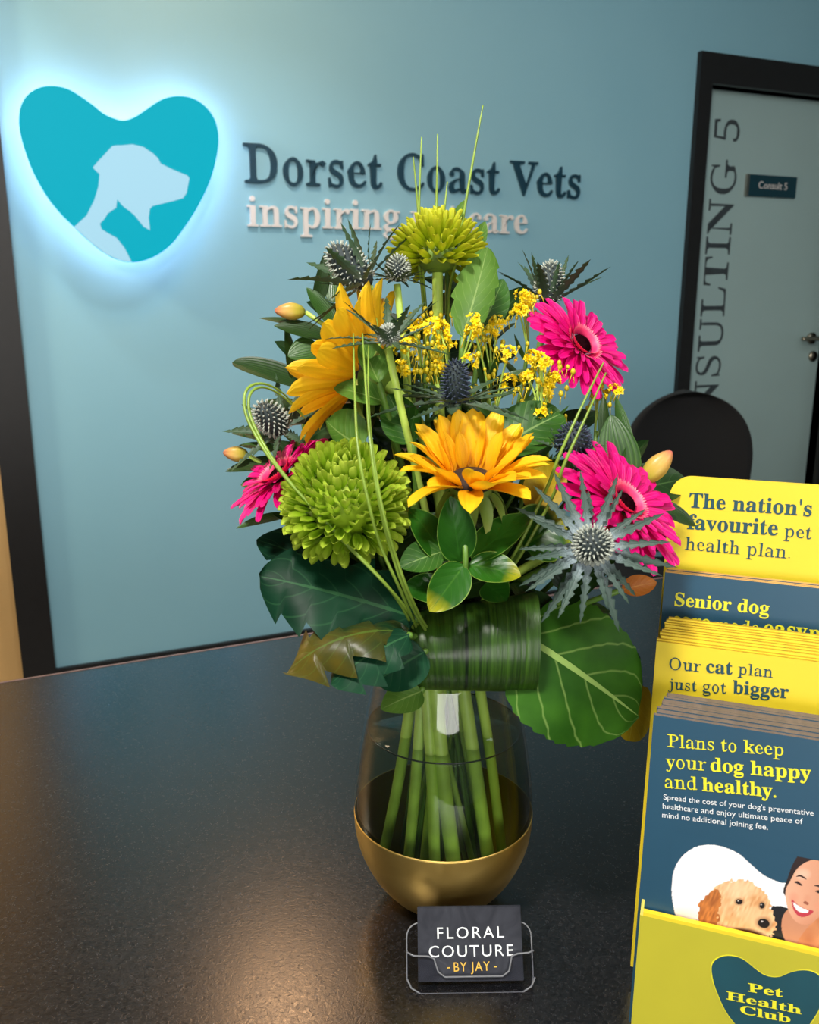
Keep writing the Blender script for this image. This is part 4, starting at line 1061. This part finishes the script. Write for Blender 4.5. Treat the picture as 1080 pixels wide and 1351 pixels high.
mk('title_lettering', merge(ptext('Plans to keep', (880, 985), (1033, 997), D1, reg_w, 1, .98), ptext('your', (878, 1012.5), (932, 1016.5), D1, reg_w), ptext('dog happy', (937, 1017), (1069.6, 1028.5), D1, bold_w), ptext('and', (877, 1039), (919.5, 1042), D1, reg_w), ptext('healthy.', (926, 1043), (1023.6, 1052), D1, bold_w)), M['inky'], b1, smooth=False)
mk('body_lettering', merge(ptext("Spread the cost of your dog's preventative", (875, 1054.5), (1073, 1076), D1, None), ptext('healthcare and enjoy ultimate peace of', (874, 1066.5), (1058.6, 1087), D1, None), ptext('mind no additional joining fee.', (873.4, 1078), (1012.6, 1094.5), D1, None)), M['inkw'], b1, smooth=False)
b2, u2, v2 = brochures(D2, (866, 846), 0, .150, 10, .0025, M['pyellow'], M['edgey'], 'yellow cat plan brochure at the front of the middle tier', 'yellow brochure stacked behind the cat plan one, only its edge showing', 'cat plan brochures in the middle tier', .0026, .75)
mk('title_lettering', merge(ptext('Our', (882.5, 883), (924.6, 886.5), D2, reg_w), ptext('cat', (931, 887), (966, 890), D2, bold_w), ptext('plan', (973, 889), (1019, 894), D2, reg_w), ptext('just', (881, 908.5), (919, 912), D2, reg_w), ptext('got', (926.5, 912.5), (958, 915), D2, reg_w), ptext('bigger', (966, 914), (1040, 921), D2, bold_w)), M['pteal'], b2, smooth=False)
b3, u3, v3 = brochures(D3, (877, 755), 0, .150, 4, .0027, M['pnavy'], M['edget'], 'slate blue senior dog brochure at the front of the highest tier', 'blue brochure stacked behind the senior dog one, only its tan edge showing', 'senior dog brochures in the highest tier', .0028, .1)
mk('title_lettering', merge(ptext('Senior dog', (889.5, 798.6), (1014, 811), D3, bold_w), ptext('care', (886, 825), (936.6, 830), D3, bold_w), ptext('made', (942.5, 830.5), (1000.6, 836), D3, reg_w), ptext('easy', (1006.7, 836.5), (1064, 842), D3, bold_w), ptext('pr', (1066, 842), (1094, 844.5), D3, bold_w)), M['inky'], b3, smooth=False)

# printed picture on the dog brochure
NXp, NYp = 300, 190
ua, vb = uz(lay(*z8(170, 560), D1), D1)[0], front_h-.002
ub, va = u1+.149, uz(lay(*z8(430, 120), D1), D1)[1]
gu = np.linspace(ua, ub, NXp+1); gv = np.linspace(vb, va, NYp+1)
pts = [P0+SN*D1-SO*.0002+SU*u+SV*v for v in gv for u in gu]
pp = np.array([proj(p) for p in pts]); X = (pp[:, 0]-840)*4.5; Y = (pp[:, 1]-1080)*4.5
def inpoly(poly, X, Y):
    ins = np.zeros(len(X), bool); m = len(poly)
    for i in range(m):
        x0, y0 = poly[i]; x1, y1 = poly[(i+1) % m]
        if y0 == y1: continue
        c_ = ((y0 > Y) != (y1 > Y)) & (X < (x1-x0)*(Y-y0)/(y1-y0)+x0); ins ^= c_
    return ins
def smooth_poly(p, n=5): return [(q.x, q.y) for q in catmull([V((a, b, 0)) for a, b in p], n, True)]
rs = np.random.RandomState(3)
def vnoise(X, Y, s, seed=0):
    r = np.random.RandomState(seed).rand(128, 128); x = X/s; y = Y/s
    xi = np.floor(x).astype(int); yi = np.floor(y).astype(int); fx = x-xi; fy = y-yi
    fx = fx*fx*(3-2*fx); fy = fy*fy*(3-2*fy)
    g_ = lambda a, b: r[a % 128, b % 128]
    return (g_(xi, yi)*(1-fx)+g_(xi+1, yi)*fx)*(1-fy)+(g_(xi, yi+1)*(1-fx)+g_(xi+1, yi+1)*fx)*fy
L3 = lambda r, g_, b: np.array([lin(r), lin(g_), lin(b)])
def lerp(a, b, t): return a+(b-a)*np.clip(t, 0, 1)[:, None]
def blob(cx, cy, rx_, ry_, rot=0):
    c_, s_ = math.cos(rot), math.sin(rot); dx, dy = X-cx, Y-cy
    return ((dx*c_+dy*s_)/rx_)**2+((-dx*s_+dy*c_)/ry_)**2
C3 = np.tile(L3(34, 76, 100), (len(X), 1))
white = smooth_poly([(250,660),(225,560),(208,470),(206,390),(215,325),(240,262),(285,208),(345,170),(410,156),(480,160),(550,182),(620,220),(690,285),(760,340),(830,372),(890,382),(1000,372),(1100,340),(1300,250),(1500,400),(1500,900),(300,900)])
m = inpoly(white, X, Y); C3[m] = lerp(np.tile(L3(244, 244, 246), (m.sum(), 1)), L3(214, 172, 124), ((Y[m]-520)/110)*np.clip((420-X[m])/160, 0, 1))
# person: black top, neck, hair, face, hand
def fill(poly, col): 
    m = inpoly(smooth_poly(poly), X, Y); C3[m] = col; return m
fill([(790,560),(830,520),(890,530),(1000,560),(1200,600),(1300,900),(780,900)], L3(26, 28, 34))
fill([(868,430),(895,350),(925,270),(965,210),(1020,178),(1090,163),(1190,190),(1260,290),(1270,430),(1240,560),(1150,620),(960,560),(890,470)], L3(44, 30, 30))
m = fill([(860,600),(900,540),(980,560),(1080,600),(1010,680),(980,760),(900,740),(865,690)], L3(206, 142, 108))
m = inpoly(smooth_poly([(882,425),(915,360),(945,305),(995,262),(1050,244),(1110,246),(1170,290),(1200,370),(1180,470),(1130,560),(1050,615),(990,630),(940,610),(905,560),(887,500)]), X, Y)
sh = np.clip((X-880)/300, 0, 1)
C3[m] = lerp(np.tile(L3(236, 178, 146), (m.sum(), 1)), L3(206, 134, 100), sh[m]*.8+np.clip((Y[m]-540)/120, 0, 1)*.5)
for cx, cy, r1, r2, col, st_ in ((985,330,55,40,L3(248,204,178),.7), (930,470,36,40,L3(232,150,122),.6), (1010,475,28,30,L3(222,150,118),.5), (1085,520,40,36,L3(230,152,122),.6)):
    q = blob(cx, cy, r1, r2); mm = m & (q < 1); C3[mm] = lerp(C3[mm], col, (1-q[mm])*st_)
for poly, col in (([(945,345),(968,333),(1000,352),(1002,362),(970,346)], L3(58, 36, 30)), ([(1050,398),(1085,395),(1120,420),(1118,428),(1080,408)], L3(58, 36, 30)),
                  ([(930,376),(955,372),(980,392),(978,400),(952,388)], L3(50, 30, 28)), ([(1058,430),(1082,425),(1110,445),(1106,455),(1080,445)], L3(50, 30, 28)),
                  ([(985,500),(1000,490),(1020,505),(1010,512)], L3(160, 88, 66)),
                  ([(918,480),(935,495),(970,522),(1010,540),(1048,550),(1020,575),(975,585),(940,560),(922,520)], L3(196, 60, 74)), ([(926,497),(945,508),(980,530),(1020,546),(1005,560),(965,555),(938,530)], L3(250, 246, 242))):
    mm = inpoly(smooth_poly(poly, 4), X, Y); C3[mm] = col
mm = inpoly(smooth_poly([(940,760),(985,680),(1040,620),(1090,580),(1150,560),(1200,640),(1200,860),(940,860)]), X, Y)
C3[mm] = lerp(np.tile(L3(232, 158, 110), (mm.sum(), 1)), L3(190, 112, 70), (vnoise(X, Y, 60, 5)[mm])*.9)
# dog: fluffy head, ear, muzzle
nx = X + (vnoise(X, Y, 14, 1)-.5)*26; ny = Y + (vnoise(X, Y, 14, 2)-.5)*26
body = smooth_poly([(350,640),(362,560),(385,490),(430,435),(490,395),(550,368),(625,366),(695,390),(745,432),(778,480),(802,540),(818,600),(824,645),(800,690),(770,740),(600,760),(380,720)])
m = inpoly(body, nx, ny)
fur = vnoise(X+Y*.4, Y*.35, 11, 7)*.6+vnoise(X, Y, 30, 8)*.4
C3[m] = lerp(np.tile(L3(212, 138, 76), (m.sum(), 1)), L3(246, 206, 156), fur[m]*1.2)
C3[m] = lerp(C3[m], L3(252, 214, 170), np.clip(1-blob(600, 420, 120, 70)[m], 0, 1)*.7)
ear = smooth_poly([(350,650),(360,570),(380,495),(425,440),(480,420),(498,460),(490,530),(480,610),(490,700),(380,720)])
m2 = inpoly(ear, nx, ny); C3[m2] = lerp(np.tile(L3(132, 66, 34), (m2.sum(), 1)), L3(214, 130, 62), fur[m2]*1.3)
m3 = m & (blob(700, 600, 100, 80, .3) < 1); C3[m3] = lerp(C3[m3], L3(244, 196, 146), (1-blob(700, 600, 100, 80, .3)[m3])*.9)
m4 = m & (blob(660, 690, 130, 42, .2) < 1); C3[m4] = lerp(C3[m4], L3(84, 42, 24), (1-blob(660, 690, 130, 42, .2)[m4])*1.5)
for cx, cy, r1, r2, rot in ((606, 494, 21, 15, .1), (742, 516, 15, 18, .3), (752, 622, 36, 27, .25)):
    q = blob(cx, cy, r1*1.7, r2*1.7, rot); mm = q < 1; C3[mm] = lerp(C3[mm], L3(120, 62, 34), (1-q[mm])*.8)
    q = blob(cx, cy, r1, r2, rot); C3[q < 1] = L3(22, 16, 16)
for cx, cy, r in ((601, 489, 5), (738, 511, 4), (742, 610, 8)):
    q = blob(cx, cy, r, r*.7); C3[q < 1] = L3(200, 190, 185)
fcs = [[j*(NXp+1)+i, j*(NXp+1)+i+1, (j+1)*(NXp+1)+i+1, (j+1)*(NXp+1)+i] for j in range(NYp) for i in range(NXp)]
pic = mk('printed_picture', (pts, fcs), M['print'], b1, smooth=False)
ca_ = pic.data.color_attributes.new('print', 'FLOAT_COLOR', 'POINT')
ca_.data.foreach_set('color', np.concatenate([C3, np.ones((len(X), 1))], 1).astype(np.float32).ravel())
